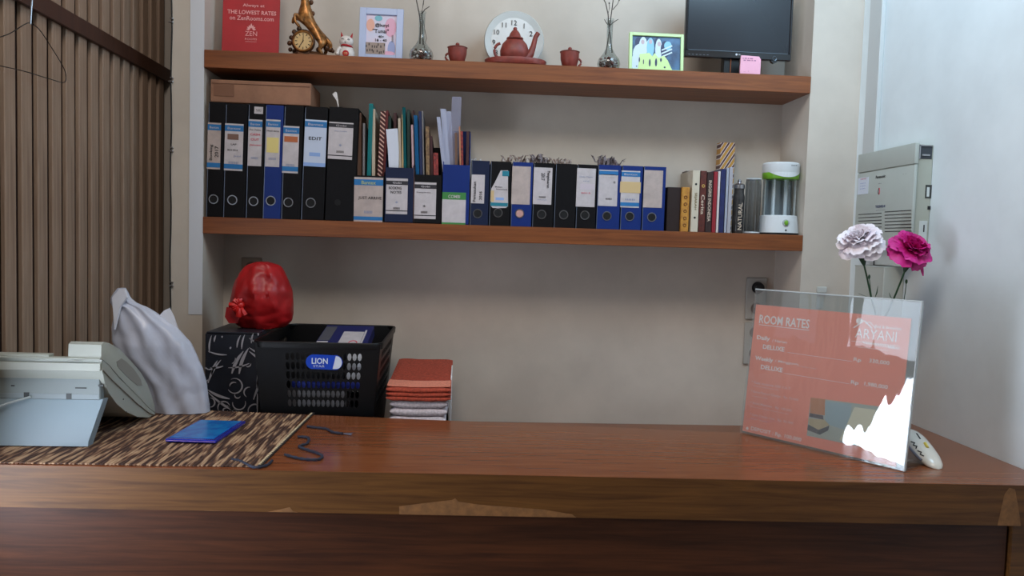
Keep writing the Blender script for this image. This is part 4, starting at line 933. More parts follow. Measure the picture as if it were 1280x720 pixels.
for a in ((270, 455, 52, -120, 150), (265, 460, 30, 180, 300), (300, 575, 45, -20, 190), (195, 605, 42, 150, 340), (100, 570, 32, -90, 90), (370, 500, 36, 120, 280), (410, 630, 48, 150, 380), (480, 545, 38, 60, 260), (95, 320, 22, 0, 120), (60, 360, 30, 240, 330), (245, 270, 30, -20, 80), (360, 300, 22, 0, 120), (500, 100, 22, -90, 30), (290, 520, 20, 20, 200), (205, 625, 16, 0, 300), (70, 400, 22, 0, 150)): arc(*a, .0019)
mb.build('swirl_print', sw, t)

# silhouette lofts for the two plastic bags
def loft(mb, rows, Yc, dep, n=40, amp=.006, fs=28, steps=44, zmin=None, o=V((0, 0, 0)), sd=0., fold=0.):
    rs = []; ys = [r[0] for r in rows]
    for i in range(steps + 1):
        y = ys[0] + (ys[-1] - ys[0]) * i / steps
        j = max(k for k in range(len(rows)) if ys[k] <= y + 1e-9); j = min(j, len(rows) - 2); f = (y - ys[j]) / (ys[j + 1] - ys[j])
        L = rows[j][1] + (rows[j + 1][1] - rows[j][1]) * f; Rr = rows[j][2] + (rows[j + 1][2] - rows[j][2]) * f
        a = at(L, y, Y=Yc); b = at(Rr, y, Y=Yc); cx_ = (a.x + b.x) / 2; hw = abs(b.x - a.x) / 2; z = (a.z + b.z) / 2
        if zmin is not None: z = max(z, zmin + (1 - i / steps) * .0005)
        dd = dep(i / steps); ring = []
        for k in range(n):
            an = 2 * math.pi * k / n
            p = V((math.cos(an), math.sin(an), 0)); q = V((cx_ * 1 + p.x * hw, Yc + p.y * dd, z))
            nz = noise.noise(V((q.x * fs + sd, q.y * fs, q.z * fs * .45)) ) * amp + abs(noise.noise(V((q.x * fs * 2.3, q.y * fs * 2, q.z * fs + sd)))) * amp * .9
            nz += fold * math.sin(an * 9 + z * 12 + 3 * noise.noise(V((q.x * 10, q.z * 10, sd))))
            q += V((p.x * nz * .35, p.y * nz * 1.5, nz * .0)); ring.append(q)
        rs.append(ring)
    mb.rings(rs)
Yb = 2.075
t = thing('white_plastic_bag', 'crumpled white plastic carrier bag standing on the mat behind the telephone', 'bag', (at(215, 515, Y=Yb).x, Yb, CT + .0045))
mb = MB(t.location)
bagm = mat('bag_white_plastic', (196, 200, 216), .32, spec=.5, noise_s=9, noise_a=.06)
loft(mb, [(360, 150, 155), (366, 144, 160), (372, 140, 163), (378, 139, 170), (384, 142, 186), (395, 144, 203), (410, 140, 223), (427, 140, 238), (445, 150, 247), (460, 166, 253), (480, 184, 258), (500, 192, 261), (517, 196, 262)], Yb, lambda f: .006 + .03 * min(1, f * 2.2), amp=.0075, fs=13, zmin=CT + .0048, sd=3., n=72, steps=60, fold=.0022)
mb.build('bag_body', bagm, t, 60)
mb = MB(t.location)
P = [at(x, y, Y=Yb - .004) for x, y in ((198, 396), (205, 388), (212, 385), (217, 395), (222, 409), (226, 420), (206, 402))]
mb.prism(P, (0, .003, 0)); mb.build('handle_corner', mat('bag_white_edge', (224, 226, 236), .35), t)
mb = MB(t.location); P = [at(x, y, Y=Yb - .03) for x, y in ((140, 372), (149, 361), (156, 362), (158, 372), (150, 384), (146, 400), (143, 412))]
mb.prism(P, (.002, .004, 0)); mb.build('handle_loop', MATS['bag_white_edge'], t)
# red plastic bag
Yb = 2.40; gz = BC + .0006 + h
t = thing('red_plastic_bag', 'knotted bulging red plastic bag on top of the swirl printed box', 'bag', (at(325, 410, Y=Yb).x, Yb, gz))
mb = MB(t.location); redp = mat('bag_red_plastic', (176, 24, 28), .42, noise_s=12, noise_a=.18)
loft(mb, [(327.5, 322, 334), (330, 314, 347), (333, 308, 352), (340, 302, 356), (350, 296, 361), (362, 292, 365), (375, 290, 366), (390, 289, 366), (400, 292, 364), (407, 298, 358), (411, 306, 346)], Yb, lambda f: .02 + .065 * math.sin(math.pi * min(1, .12 + f * .8)), amp=.010, fs=22, zmin=gz + .0003, sd=9., n=56, steps=50, fold=.0012)
mb.build('bag_body', redp, t, 60)
mb = MB(t.location); kc = at(296, 382, Y=Yb - .085); rnd = random.Random(4)
for i in range(9):
    a = R(100 + i * 24 + rnd.uniform(-8, 8)); L = rnd.uniform(.018, .034); u = V((math.cos(a), -.25, math.sin(a))); v = V((-u.z, 0, u.x))
    rr_ = []
    for j in range(5):
        f = j / 4; c0 = kc + V((.008, .012, 0)) + u * L * f + V((0, -.006 * math.sin(f * 3), 0)); w_ = .003 + .008 * f * (1 - .35 * f)
        rr_.append([c0 + v * w_, c0 + V((0, -.003 - .003 * f, 0)), c0 - v * w_, c0 + V((0, .002, 0))])
    mb.rings(rr_)
mb.ball(kc + V((.008, .012, 0)), .012, 12); mb.build('knot', mat('bag_red_bright', (206, 34, 32), .3), t, 50)
mb = MB(t.location)
P = [at(x, y, Y=Yb - .055) for x, y in ((294, 388), (283, 384), (281, 396), (286, 404), (297, 404), (300, 396))]
mb.prism(P, (.002, .01, 0)); mb.build('bag_handle', redp, t)

# black basket
YF = 2.12; YR = 2.56; xl, xr_ = -.536, -.208; zr = (at(400, 432, Y=YF).z + at(430, 404.5, Y=YR).z) / 2
bo = V(((xl + xr_) / 2, (YF + YR) / 2, BC + .0004)); hb = zr - bo.z; hx = (xr_ - xl) / 2; hy = (YR - YF) / 2; tp_ = .028
bkm = mat('basket_black_plastic', (9, 9, 11), .45, spec=.3)
t = thing('laundry_basket', 'black plastic basket with oval holes and a blue sticker, between swirl box and towels', 'basket', bo)
def holes_wall(name, BL, BR, TL, TR, u0, u1, v0, v1, nc, nr):
    mb = MB()
    def pt(u, v): return BL * (1 - u) * (1 - v) + BR * u * (1 - v) + TL * (1 - u) * v + TR * u * v
    vc = {}
    def V_(u, v):
        k = (round(u, 5), round(v, 5))
        if k not in vc: vc[k] = mb.bm.verts.new(pt(u, v))
        return vc[k]
    us = [u0 + (u1 - u0) * i / nc for i in range(nc + 1)]; vs_ = [v0 + (v1 - v0) * i / nr for i in range(nr + 1)]
    U = [0] + us + [1]; VV = [0] + vs_ + [1]
    for i in range(len(U) - 1):
        for j in range(len(VV) - 1):
            ua, ub, va, vb = U[i], U[i + 1], VV[j], VV[j + 1]
            if 0 < i < len(U) - 2 and 0 < j < len(VV) - 2:
                um, vm = (ua + ub) / 2, (va + vb) / 2; ru, rv = (ub - ua) * .42, (vb - va) * .42
                outer = [V_(ub, vm), V_(ub, vb), V_(um, vb), V_(ua, vb), V_(ua, vm), V_(ua, va), V_(um, va), V_(ub, va)]
                inner = [mb.bm.verts.new(pt(um + ru * math.cos(R(45 * k)), vm + rv * math.sin(R(45 * k)))) for k in range(8)]
                for k in range(8): mb.bm.faces.new((outer[k], outer[(k + 1) % 8], inner[(k + 1) % 8], inner[k]))
            else:
                pl = [V_(ua, va)]
                um, vm = (ua + ub) / 2, (va + vb) / 2
                if 0 < i < len(U) - 2 and j == len(VV) - 2: pl.append(V_(um, va))
                pl.append(V_(ub, va))
                if 0 < j < len(VV) - 2 and i == 0: pl.append(V_(ub, vm))
                pl.append(V_(ub, vb))
                if 0 < i < len(U) - 2 and j == 0: pl.append(V_(um, vb))
                pl.append(V_(ua, vb))
                if 0 < j < len(VV) - 2 and i == len(U) - 2: pl.append(V_(ua, vm))
                mb.bm.faces.new(pl)
    o_ = mb.build(name, bkm, t); s_ = o_.modifiers.new('solid', 'SOLIDIFY'); s_.thickness = .0025; s_.offset = 0
    return o_
B = [V((-hx + tp_, -hy + tp_, 0)), V((hx - tp_, -hy + tp_, 0)), V((hx - tp_, hy - tp_, 0)), V((-hx + tp_, hy - tp_, 0))]
Tp = [V((-hx, -hy, hb)), V((hx, -hy, hb)), V((hx, hy, hb)), V((-hx, hy, hb))]
# hole field measured on the front wall
holes_wall('wall_front', B[0], B[1], Tp[0], Tp[1], .235, .865, .47, .93, 15, 6)
holes_wall('wall_side', B[1], B[2], Tp[1], Tp[2], .15, .85, .42, .93, 18, 6)
holes_wall('wall_rear', B[2], B[3], Tp[2], Tp[3], .15, .85, .36, .74, 15, 5)
holes_wall('wall_side', B[3], B[0], Tp[3], Tp[0], .15, .85, .42, .93, 18, 6)
mb = MB(); mb.box((-hx + tp_, -hy + tp_, 0), (hx - tp_, hy - tp_, .003)); mb.build('bottom', bkm, t)
mb = MB(); n = 0; P = []
for cx_, cy_, a0 in ((hx - .03, -hy + .03, -90), (hx - .03, hy - .03, 0), (-hx + .03, hy - .03, 90), (-hx + .03, -hy + .03, 180)):
    for k in range(6): a = R(a0 + 18 * k); P.append((cx_ + .034 * math.cos(a), cy_ + .034 * math.sin(a)))
rs = []
for s_, z in ((1, -.014), (1.012, -.014), (1.02, .0), (1.012, .003), (.985, .003), (.98, -.001), (.99, -.004)):
    rs.append([(x * s_, y * s_, hb + z) for x, y in P])
rr_ = mb.rings(rs, cap=False); n = len(P)
for i in range(n): mb.bm.faces.new((rr_[-1][i], rr_[-1][(i + 1) % n], rr_[0][(i + 1) % n], rr_[0][i]))
mb.build('rim', bkm, t, 50)
# oval sticker on the basket front
fn = (Tp[0] - B[0]); 
def bf(px, py, off=.003):
    # point on the sloping front wall
    p = at(px, py, Y=YF) - bo
    yy = -hy + tp_ * (1 - p.z / hb); q = at(px, py, Y=yy + bo.y) - bo; return V((q.x, q.y - off, q.z))
mb = MB(); P = []
for k in range(20):
    a = 2 * math.pi * k / 20; cx_ = 405.5 + (13.5 if math.cos(a) > 0 else -13.5); P.append(bf(cx_ + 9.5 * math.cos(a), 452.5 + 9.3 * math.sin(a) + (cx_ - 405) * .03))
mb.prism(P, (0, .001, 0)); st = mb.build('sticker', mat('sticker_blue', (20, 70, 190), .3), t, label='blue oval sticker with white lettering')
mb = MB(); P = [bf(421 + (6.5 * math.cos(R(a)) if abs(a) < 91 else 0), 453 + 8 * math.sin(R(a)), .0036) for a in range(-90, 91, 15)]; P.append(bf(416, 461, .0036)); P.append(bf(420, 445, .0036)); mb.prism(P, (0, .0004, 0)); mb.build('white_end', mat('sticker_white', (216, 224, 236), .3), st)
text('LION', st, bf(400, 451, .0038), .042, .016, mat('sticker_white', (0, 0, 0)), bold=.02); text('STAR', st, bf(399, 457.5, .0038), .03, .006, mat('sticker_white', (0, 0, 0)))
# things in the basket
def inbox(nm, lab, cat, lo, hi, m, extra=None):
    c = V(((lo[0] + hi[0]) / 2, (lo[1] + hi[1]) / 2, lo[2])); mb = MB(c); mb.box(lo, hi, .002); o_ = mb.build(nm, m, loc=c); tag(o_, lab, cat); return o_
pa = at(433, 470, Y=2.17); pb = at(455, 441, Y=2.17)
inbox('white_carton', 'white carton seen through the right holes of the basket', 'carton', (pa.x, 2.165, at(440, 476, Y=2.17).z), (pb.x + .01, 2.3, pb.z), mat('carton_white', (225, 228, 236), .5))
pa = at(355, 500, Y=2.18)
inbox('grey_box', 'grey box seen through the lower holes of the black basket', 'box', (-.48, 2.165, BC + .006), (pa.x + .17 + .0, 2.26, at(400, 487, Y=2.17).z), mat('carton_grey', (130, 128, 132), .6))
pb = at(455, 474, Y=2.19)
pa = at(362, 475, Y=2.18); pb = at(431, 440, Y=2.18)
inbox('black_bundle', 'black bundle filling the left part of the basket behind its holes', 'bundle', (-.495, 2.165, at(400, 476, Y=2.17).z), (pb.x, 2.35, pb.z), mat('bundle_black', (14, 14, 18), .7))
ublue = mat('carton_blue', (24, 44, 140), .4)
inbox('blue_carton', 'flat blue carton seen as a strip through the middle holes of the basket', 'carton', (-.45, 2.163, at(400, 486, Y=2.17).z), (at(455, 480, Y=2.17).x + .01, 2.162 + .12, at(400, 476.5, Y=2.17).z - .0005), ublue)
# tilted blue file case on top
A = at(389, 436, Y=2.19); Bp = at(456, 438, Y=2.19); C_ = at(456, 408, Y=2.42); D_ = at(394, 405.5, Y=2.42)
t2 = thing('blue_file_case', 'blue file case with white labels lying tilted in the black basket', 'file case', (A + Bp) / 2)
zz = (C_.z + D_.z) / 2; A.z = Bp.z = (A.z + Bp.z) / 2; C_.z = D_.z = zz
D_.x = A.x + .005; C_.x = Bp.x
mb = MB(t2.location); mb.prism([A, Bp, C_, D_], (0, .012, -.03)); mb.build('case', mat('case_blue', (26, 34, 92), .45), t2)
def tq(px0, px1, f0, f1, m, nm, off=.0012):
    u = lambda px: (px - 389) / 67
    def q(uu, f): return (A * (1 - uu) + Bp * uu) * (1 - f) + (D_ * (1 - uu) + C_ * uu) * f
    nrm = (Bp - A).cross(D_ - A).normalized(); nrm = nrm if nrm.z > 0 else -nrm
    mb = MB(t2.location); mb.prism([q(u(px0), f0) + nrm * off, q(u(px1), f0) + nrm * off, q(u(px1), f1) + nrm * off, q(u(px0), f1) + nrm * off], -nrm * .0008); return mb.build(nm, m, t2), q, u, nrm
tq(418, 446, .08, .72, MATS['label_paper'], 'label'); tq(390, 404, .06, .3, MATS['label_paper'], 'label'); tq(390, 405, .34, .92, mat('case_grey', (84, 84, 92), .5), 'dark_label')
_, q, u, nrm = tq(446.5, 449, .1, .8, MATS['label_paper'], 'label')
mb = MB(t2.location); c0 = q(u(437), .26)
du = (Bp - A).normalized(); dv = (D_ - A).normalized()
pts = [c0 + nrm * .0022 + du * .011 * math.cos(R(a)) + dv * .016 * math.sin(R(a)) for a in range(-60, 230, 20)]
mb.tube(pts, .0012, 6); mb.build('red_mark', redink, t2)

# towels on the low cabinet
def towel_mesh(xc, Yf, Yr, wdt, z, th, n_lay, slope, sd, sag=.004):
    """one folded towel: rounded front folds, layers"""
    mb = MB((xc, Yf, z)); lt = th / n_lay
    for k in range(n_lay):
        rs = []; N = 16
        for i in range(N + 1):
            f = i / N; x = xc - wdt / 2 + wdt * f + .002 * noise.noise(V((k, sd, f * 3)))
            dz = -sag * math.sin(f * math.pi) * .6 + .0018 * noise.noise(V((f * 5, k * 2.1, sd))); z0_ = z + sag * .6 + k * lt + dz; yf_ = Yf + .003 * noise.noise(V((f * 4, k, sd + 5)))
            r = lt * .5; prof = []
            e = .25 if i in (0, N) else (.8 if i in (1, N - 1) else 1)
            for a in range(90, 271, 30): prof.append((x, yf_ + r + r * math.cos(R(a)) * 1.0, z0_ + r + r * e * math.sin(R(a)) * .98))
            prof.append((x, Yr, z0_ + slope + r - r * e)); prof.append((x, Yr, z0_ + slope + r + r * e))
            rs.append([V(p) for p in prof])
        mb.rings(rs)
    return mb
tw = mat('towel_white', (212, 200, 204), .95, noise_s=150, noise_a=.12, bump=.6); to = mat('towel_orange', (176, 72, 50), .95, noise_s=160, noise_a=.22, bump=.6); tob = mat('towel_orange_band', (232, 142, 116), .9, noise_s=200, noise_a=.1)
Yf = 2.15; zo = at(523, 502, Y=Yf).z; zt2 = at(523, 486, Y=Yf).z
xa = at(486, 500, Y=Yf).x; xb = at(558, 500, Y=Yf).x; xw_ = (xa + xb) / 2
z = BC + .001; nT = 4; th = (zo - z) / nT
for k in range(nT):
    mb = towel_mesh(xw_ + .003 * (k % 2), Yf + .004 * (k % 2), 2.60, xb - xa, z + th * k, th - .0012, 2, 0.0, k)
    o_ = mb.build('folded_towel', tw, smooth=60, loc=(xw_ + .003 * (k % 2), Yf + .004 * (k % 2), z + th * k)); tag(o_, ['bottom white folded towel of the stack, below desk level', 'second white folded towel from the bottom of the stack', 'third white folded towel of the stack', 'topmost white folded towel, directly under the orange one'][k], 'towel', 'towels stacked beside the basket')
xa = at(482.5, 495, Y=Yf).x; xb = at(563.5, 495, Y=Yf).x; xo = (xa + xb) / 2; zz = zo
zrear = at(528, 449, Y=2.60).z
mb = towel_mesh(xo, Yf - .004, 2.60, xb - xa, zo, zt2 - zo, 3, zrear - zt2, 11, .005)
o_ = mb.build('folded_towel', to, smooth=60, loc=(xo, Yf - .004, zo)); tag(o_, 'orange folded towel with a lighter band on top of the white towels', 'towel', 'towels stacked beside the basket')
ob = MB((xo, Yf - .004, zo)); rs = []
for i in range(17):
    f = i / 16; x = xa + .001 + (xb - xa - .002) * f
    dz = -.005 * math.sin(f * math.pi) * .6; lt = (zt2 - zo) / 3; ztop = zo + .003 + 3 * lt + dz + .0034 + .0018 * noise.noise(V((f * 5, 4.2, 11)))
    def sl(y): return (zrear - zt2) * (y - Yf) / (2.60 - Yf)
    rs.append([V((x, Yf + .012, ztop + sl(Yf + .012))), V((x, Yf + .09, ztop + sl(Yf + .09))), V((x, Yf + .09, ztop - .0014 + sl(Yf + .09))), V((x, Yf + .012, ztop - .0014))])
ob.rings(rs); ob.build('woven_band', tob, o_, smooth=30)
pa = at(560, 526, Y=2.3); pb = at(567, 470, Y=2.3); xs_ = max(at(558.5, 500, Y=Yf).x + .008, pa.x)
mb = MB((xs_, 2.3, BC)); 
mb.prism([(xs_, 2.22, BC + .001), (xs_, 2.5, BC + .001), (xs_, 2.5, pb.z), (xs_, 2.3, pb.z), (xs_, 2.22, pb.z - .05)], (.0035, 0, 0)); o_ = mb.build('white_sheet', white, loc=(xs_, 2.3, BC)); tag(o_, 'thin white cloth edge standing against the right side of the towels', 'cloth')

# ------------------------------------------------------------------ on the desk
# woven mat
def mx_r(y): return -.3886 + (y - 1.5916) * (-.3725 + .3886) / .5014
mt = thing('woven_mat', 'brown and cream woven reed mat with dark cords at the left end of the desk', 'mat', (-.7, 1.85, CT + .0003))
reed = mat('reed', (176, 142, 106), .8); nt = reed.node_tree; bs_ = nt.nodes['Principled BSDF']
tc = nt.nodes.new('ShaderNodeTexCoord'); mp = nt.nodes.new('ShaderNodeMapping'); mp.inputs['Scale'].default_value = (1 / .0078 * .8, 11, 1)
n_ = nt.nodes.new('ShaderNodeTexNoise'); n_.inputs['Scale'].default_value = 1; n_.inputs['Detail'].default_value = 2
r_ = nt.nodes.new('ShaderNodeValToRGB'); r_.color_ramp.elements[0].position = .46; r_.color_ramp.elements[0].color = lin((72, 48, 38)); r_.color_ramp.elements[1].position = .60; r_.color_ramp.elements[1].color = lin((186, 152, 120))
e = r_.color_ramp.elements.new(.5); e.color = lin((120, 84, 62))
nt.links.new(tc.outputs['Object'], mp.inputs[0]); nt.links.new(mp.outputs[0], n_.inputs['Vector']); nt.links.new(n_.outputs[0], r_.inputs[0]); nt.links.new(r_.outputs[0], bs_.inputs['Base Color'])
mb = MB(mt.location); rnd = random.Random(2); x = -.994; k = 0
while x < -.392:
    y0 = 1.6005 + (x + .89) * -.015 + rnd.uniform(-.0012, .0012); y1 = yb(x) - .012 + rnd.uniform(-.002, .001); rs = []
    for i in range(26):
        f = i / 25; y = y0 + (y1 - y0) * f; bmp = .0007 * math.sin(i * math.pi + k * math.pi); r = .0036; xx = min(x, mx_r(y) - .004)
        lift = .006 * max(0, 1 - abs(x + .735) / .03) * max(0, (f - .86) / .14)
        zc_ = CT + .0008 + lift + bmp + .0008
        rs.append([(xx + r * math.cos(R(a)), y, max(CT + .0004, zc_ + .0019 * math.sin(R(a)))) for a in (0, 50, 90, 130, 180, 270)])
    mb.rings(rs); x += .0078; k += 1
mb.build('reeds', reed, mt, kind='stuff')
mb = MB(mt.location); rs = []
for i in range(60):
    f = i / 59; y = 1.594 + .496 * f; xx = mx_r(y) - .001
    rs.append([(xx - .004, y, CT + .0005), (xx + .002, y, CT + .0005), (xx + .0025, y, CT + .0035), (xx - .004, y, CT + .0046 + .0006 * math.sin(i * 2.2))])
mb.rings(rs); mb.build('edge_binding', mat('binding_dark', (44, 36, 34), .8), mt)
mb = MB(mt.location)
for i in range(46):
    y = 1.60 + .0105 * i; xx = mx_r(y) - .0035; mb.box((xx - .003, y, CT + .003), (xx + .002, y + .005, CT + .0056), .0006)
mb.build('stitches', mat('stitch_cream', (206, 186, 150), .8), mt)
cord = mat('cord_dark_blue', (40, 44, 60), .8)
def cordp(px):
    P = [at(a, b, Z=CT + .004) for a, b in px]; out = []
    for i in range(len(P) - 1):
        p0, p1, p2, p3 = P[max(i - 1, 0)], P[i], P[i + 1], P[min(i + 2, len(P) - 1)]
        for k in range(6):
            t_ = k / 6; q = .5 * (2 * p1 + (p2 - p0) * t_ + (2 * p0 - 5 * p1 + 4 * p2 - p3) * t_ * t_ + (3 * p1 - p0 - 3 * p2 + p3) * t_ ** 3); out.append(q)
    out.append(P[-1]); mb = MB(mt.location); mb.tube(out, [.0029 + .0006 * math.sin(i * 1.9) for i in range(len(out))], 7); return mb.build('cord', cord, mt, True)
cordp([(384, 533), (396, 534.5), (408, 536), (416, 540), (428, 542)])
cordp([(372, 546), (380, 546), (386, 548), (384, 554), (374, 558), (384, 562), (396, 566), (403, 570), (398, 574), (384, 574), (370, 572), (356, 568)])
cordp([(290, 574), (300, 576), (308, 580), (318, 584), (332, 582), (340, 576)])
mb = MB(mt.location)
for dx in (-.004, 0, .004):
    p = at(428, 542, Z=CT + .003); mb.tube([p, p + V((.012, dx, -.0005)), p + V((.022, dx * 2, -.001))], .001, 5)
mb.build('cord_tassel', mat('cord_grey', (96, 104, 124), .8), mt)
# blue pack
p = [at(217, 553.5, Z=CT + .005), at(281, 555.5, Z=CT + .005), at(299, 529.5, Z=CT + .005), at(238, 528.5, Z=CT + .005)]
c = sum(p, V()) / 4; c.z = CT + .0062
t = thing('blue_case', 'flat blue plastic case lying on the woven mat right of the telephone', 'case', c)
ang = math.atan2((p[1] - p[0]).y, (p[1] - p[0]).x); t.rotation_euler = (0, 0, ang)
w2 = (p[1] - p[0]).length / 2; d2 = (p[3] - p[0]).length / 2 * .98
mb = MB(); mb.box((-w2, -d2, 0), (w2, d2, .0068), .0012); mb.build('case_body', mat('case_indigo', (34, 44, 150), .18, spec=.6), t)
mb = MB(); mb.box((-w2 + .002, -d2 - .0006, .003), (w2 - .002, -d2 + .003, .0038)); mb.build('seam', mat('seam_pink', (180, 140, 190), .4), t)
mb = MB(); mb.box((-w2 + .005, -d2 + .012, .0066), (w2 - .010, d2 - .004, .0076), .0004); mb.build('cover_picture', mat('case_cyan', (20, 130, 200), .2, noise_s=34, col2=(16, 84, 170)), t)

# telephone, seen from behind
PXx = -.757; PL = -.988
ph1 = mat('phone_plastic', (176, 180, 170), .45, noise_s=4, noise_a=.03); ph2 = mat('phone_stand_plastic', (142, 160, 170), .4); ph_d = mat('phone_dark', (40, 44, 44), .5)
tel = thing('telephone', 'pale grey desk telephone seen from behind, propped on its stand on the mat', 'telephone', (-.87, 1.85, CT + .006))
to_ = V(tel.location)
def pp(px, py): return at(px, py, X=PXx)
ZM = CT + .0062
body = [(127, 450), (127.5, 463), (131, 478), (136, 491), (146, 505), (158, 515), (172, 521), (186, 523), (195, 521), (194, 516), (184, 505), (168, 490), (150, 474), (140, 462), (133, 450)]
def cl(p): return V((p.x, p.y, max(p.z, ZM)))
mb = MB(to_); mb.prism([cl(pp(*q)) for q in body], (PL - PXx, 0, 0)); mb.build('body', ph1, tel, 30)
# back upper ledge (display housing) and recessed back
a = pp(127, 448); b = pp(127, 440.5)
mb = MB(to_); mb.box((PL, a.y - .006, a.z - .003), (PXx - .001, a.y + .016, pp(127, 448).z + .001), .0025, seg=2); mb.build('rear_ledge', ph1, tel, 30)
q0 = at(63, 448, Y=a.y)
mb = MB(to_); mb.box((PL, a.y - .003, a.z), (at(62, 446, Y=a.y).x, a.y + .02, at(30, 442, Y=a.y).z), .003, seg=2); mb.build('display_housing', ph1, tel, 30)
mb = MB(to_); z1 = pp(127, 466).z; z2 = pp(127, 455).z
mb.box((PL, a.y - .004, z1 + .003), (PXx - .001, a.y - .001, z2 + .002), .001); mb.build('ledge_lip', ph1, tel)
# recess panel below with latches
z3 = pp(132, 500).z
mb = MB(to_); mb.box((PL, a.y + .012, z3), (PXx - .008, a.y + .03, z1 + .02), .002); mb.build('back_recess', mat('phone_recess', (128, 138, 138), .5), tel)
mb = MB(to_)
for u, v, w_, hh_ in ((33, 494, 6, 7), (86, 495.5, 6, 7), (101, 485, 13, 1.4), (16, 482, 4, 1.6), (126, 482, 6, 2.4)):
    p_ = at(u, v, Y=a.y + .011); k_ = p_.y / F; mb.box((p_.x - w_ / 2 * k_, p_.y - .0005, p_.z - hh_ / 2 * k_), (p_.x + w_ / 2 * k_, p_.y + .002, p_.z + hh_ / 2 * k_))
mb.build('latch_slots', ph_d, tel)
mb = MB(to_); p_ = at(94, 451, Y=a.y - .006)
mb.box((p_.x - .016, p_.y - .0008, p_.z - .0007), (p_.x + .016, p_.y + .001, p_.z + .0006)); mb.build('ledge_slot', mat('phone_mark', (150, 150, 140), .5), tel)
# handset lying along the right end
hs_p = [(127.5, 449), (128, 431), (131, 427.5), (138, 429), (150, 436), (164, 451), (176, 465), (185, 481), (190, 494), (194, 508), (195, 517), (186, 510), (176, 499), (160, 483), (146, 468), (136, 456)]
def q2(u, v): return at(u, v, X=PXx + .001)
hw_ = at(84, 437, Y=a.y).x - (PXx + .001)
P = [q2(*q) for q in hs_p]
mb = MB(to_)
rings_ = []
for xo_, ins in ((0, 1), (-.002, 0), (hw_ + .002, 0), (hw_, 1)):
    cen = sum(P, V()) / len(P); rings_.append([V((p.x + xo_, cen.y + (p.y - cen.y) * (1 - .03 * ins), cen.z + (p.z - cen.z) * (1 - .03 * ins))) for p in P])
mb.rings(rings_); mb.build('handset', ph1, tel, 30)
rc = [(152, 448), (158, 452), (168, 462), (176, 474), (178, 482), (172, 482), (158, 470), (147, 458), (146, 452)]
mb = MB(to_); mb.prism([at(u, v, X=PXx + .0018) for u, v in rc], (-.002, 0, 0)); mb.build('handset_recess', mat('phone_shadow_grey', (150, 148, 138), .5), tel)
mb = MB(to_); mb.tube([at(u, v, X=PXx + .0016) for u, v in ((129, 463), (140, 475), (155, 489), (172, 505), (186, 516), (193, 519))], .0011, 6); mb.build('seam', mat('phone_seam', (120, 112, 100), .6), tel)
for u, v in ((147, 482), (154, 499), (176, 508), (158, 515)):
    mb = MB(to_); mb.ball(at(u, v, X=PXx - .0002), .0022, 8, (.6, 1, 1)); mb.build('screw_hole', ph_d, tel, True)
# stand
f0_ = at(110, 560, Z=ZM - .004); fr_x = f0_.x; top_l = at(122, 497, Y=f0_.y + .028)
Yt_ = f0_.y
mb = MB(to_)
prof = [(f0_.y, ZM - .001), (f0_.y + .002, ZM + .010), (f0_.y + .03, at(122, 499, Y=f0_.y + .03).z), (f0_.y + .055, at(134, 497, Y=f0_.y + .055).z), (f0_.y + .022, ZM - .001)]
rs = [[V((x_, y_, z_)) for y_, z_ in prof] for x_ in (PL, fr_x - .003)] + [[V((fr_x + (.018 if i in (2, 3) else 0), y_ + .0005, z_)) for i, (y_, z_) in enumerate(prof)]]
mb.rings(rs); mb.build('stand', ph2, tel, 30)
mb = MB(to_); mb.box((PL, f0_.y + .028, prof[2][1] - .002), (fr_x + .012, f0_.y + .05, prof[2][1] + .012), .002); mb.build('stand_hinge', mat('phone_hinge', (130, 142, 146), .45), tel)
mb = MB(to_)
mb.tube([at(-6, 510, Y=f0_.y + .012), at(10, 504, Y=f0_.y + .018), at(24, 500, Y=f0_.y + .022), at(38, 496, Y=f0_.y + .024)], .0022, 8); mb.build('cable', mat('phone_cable', (180, 190, 192), .4), tel, True)

# ------------------------------------------------------------------ acrylic rate sign
BL = V((.718, 1.9478, CT + .0004)); e = V((.5819, -.8132, 0)); n0 = V((-.8132, -.5819, 0)); W = .4095; H = .365; th = R(6)
up = V((0, 0, math.cos(th))) - n0 * math.sin(th); back = -(n0 * math.cos(th) + V((0, 0, math.sin(th)))); back = (up.cross(e))
sg = thing('rate_sign', 'clear acrylic stand with a red ROOM RATES sheet at the right end of the desk', 'sign', BL + e * W / 2)
MR = Matrix((e, back, up)).transposed(); sg.rotation_euler = MR.to_euler(); so_ = V(sg.location)
nrm = -back
def sp(cx_, cy_, off=0.):       # crop pixel (2.6656x, origin 900,340) on the sheet plane -> local
    px, py = 900 + cx_ / 2.6656, 340 + cy_ / 2.6656
    d = CW + CR * ((px - 640) / F) - CU * ((py - 360) / F); t_ = ((so_ - EYE).dot(nrm)) / d.dot(nrm); q = EYE + d * t_ - so_
    return V((q.dot(e), -off, q.dot(up)))
acr = clear('acrylic', (246, 248, 248), .07, .02, wave=.1, edge=.35, haze=.06)
acr2 = clear('acrylic_back', (240, 244, 244), .03, .03, edge=.3)
mb = MB(); N = 10; 
mb.box((-W / 2, -.005, .001), (W / 2, -.0035, H), .0006); mb.build('front_sheet', acr, sg)
mb = MB(); mb.box((-W / 2, .002, .001), (W / 2, .0035, H), .0006); mb.build('back_sheet', acr2, sg)
edge_m = mat('acrylic_edge', (206, 214, 216), .15, alpha=.75)
mb = MB(); mb.box((-W / 2, -.005, H - .002), (W / 2, .0035, H + .0015), .0006); mb.box((W / 2 - .0012, -.005, .001), (W / 2 + .001, .0035, H)); mb.build('edge_strip', edge_m, sg)
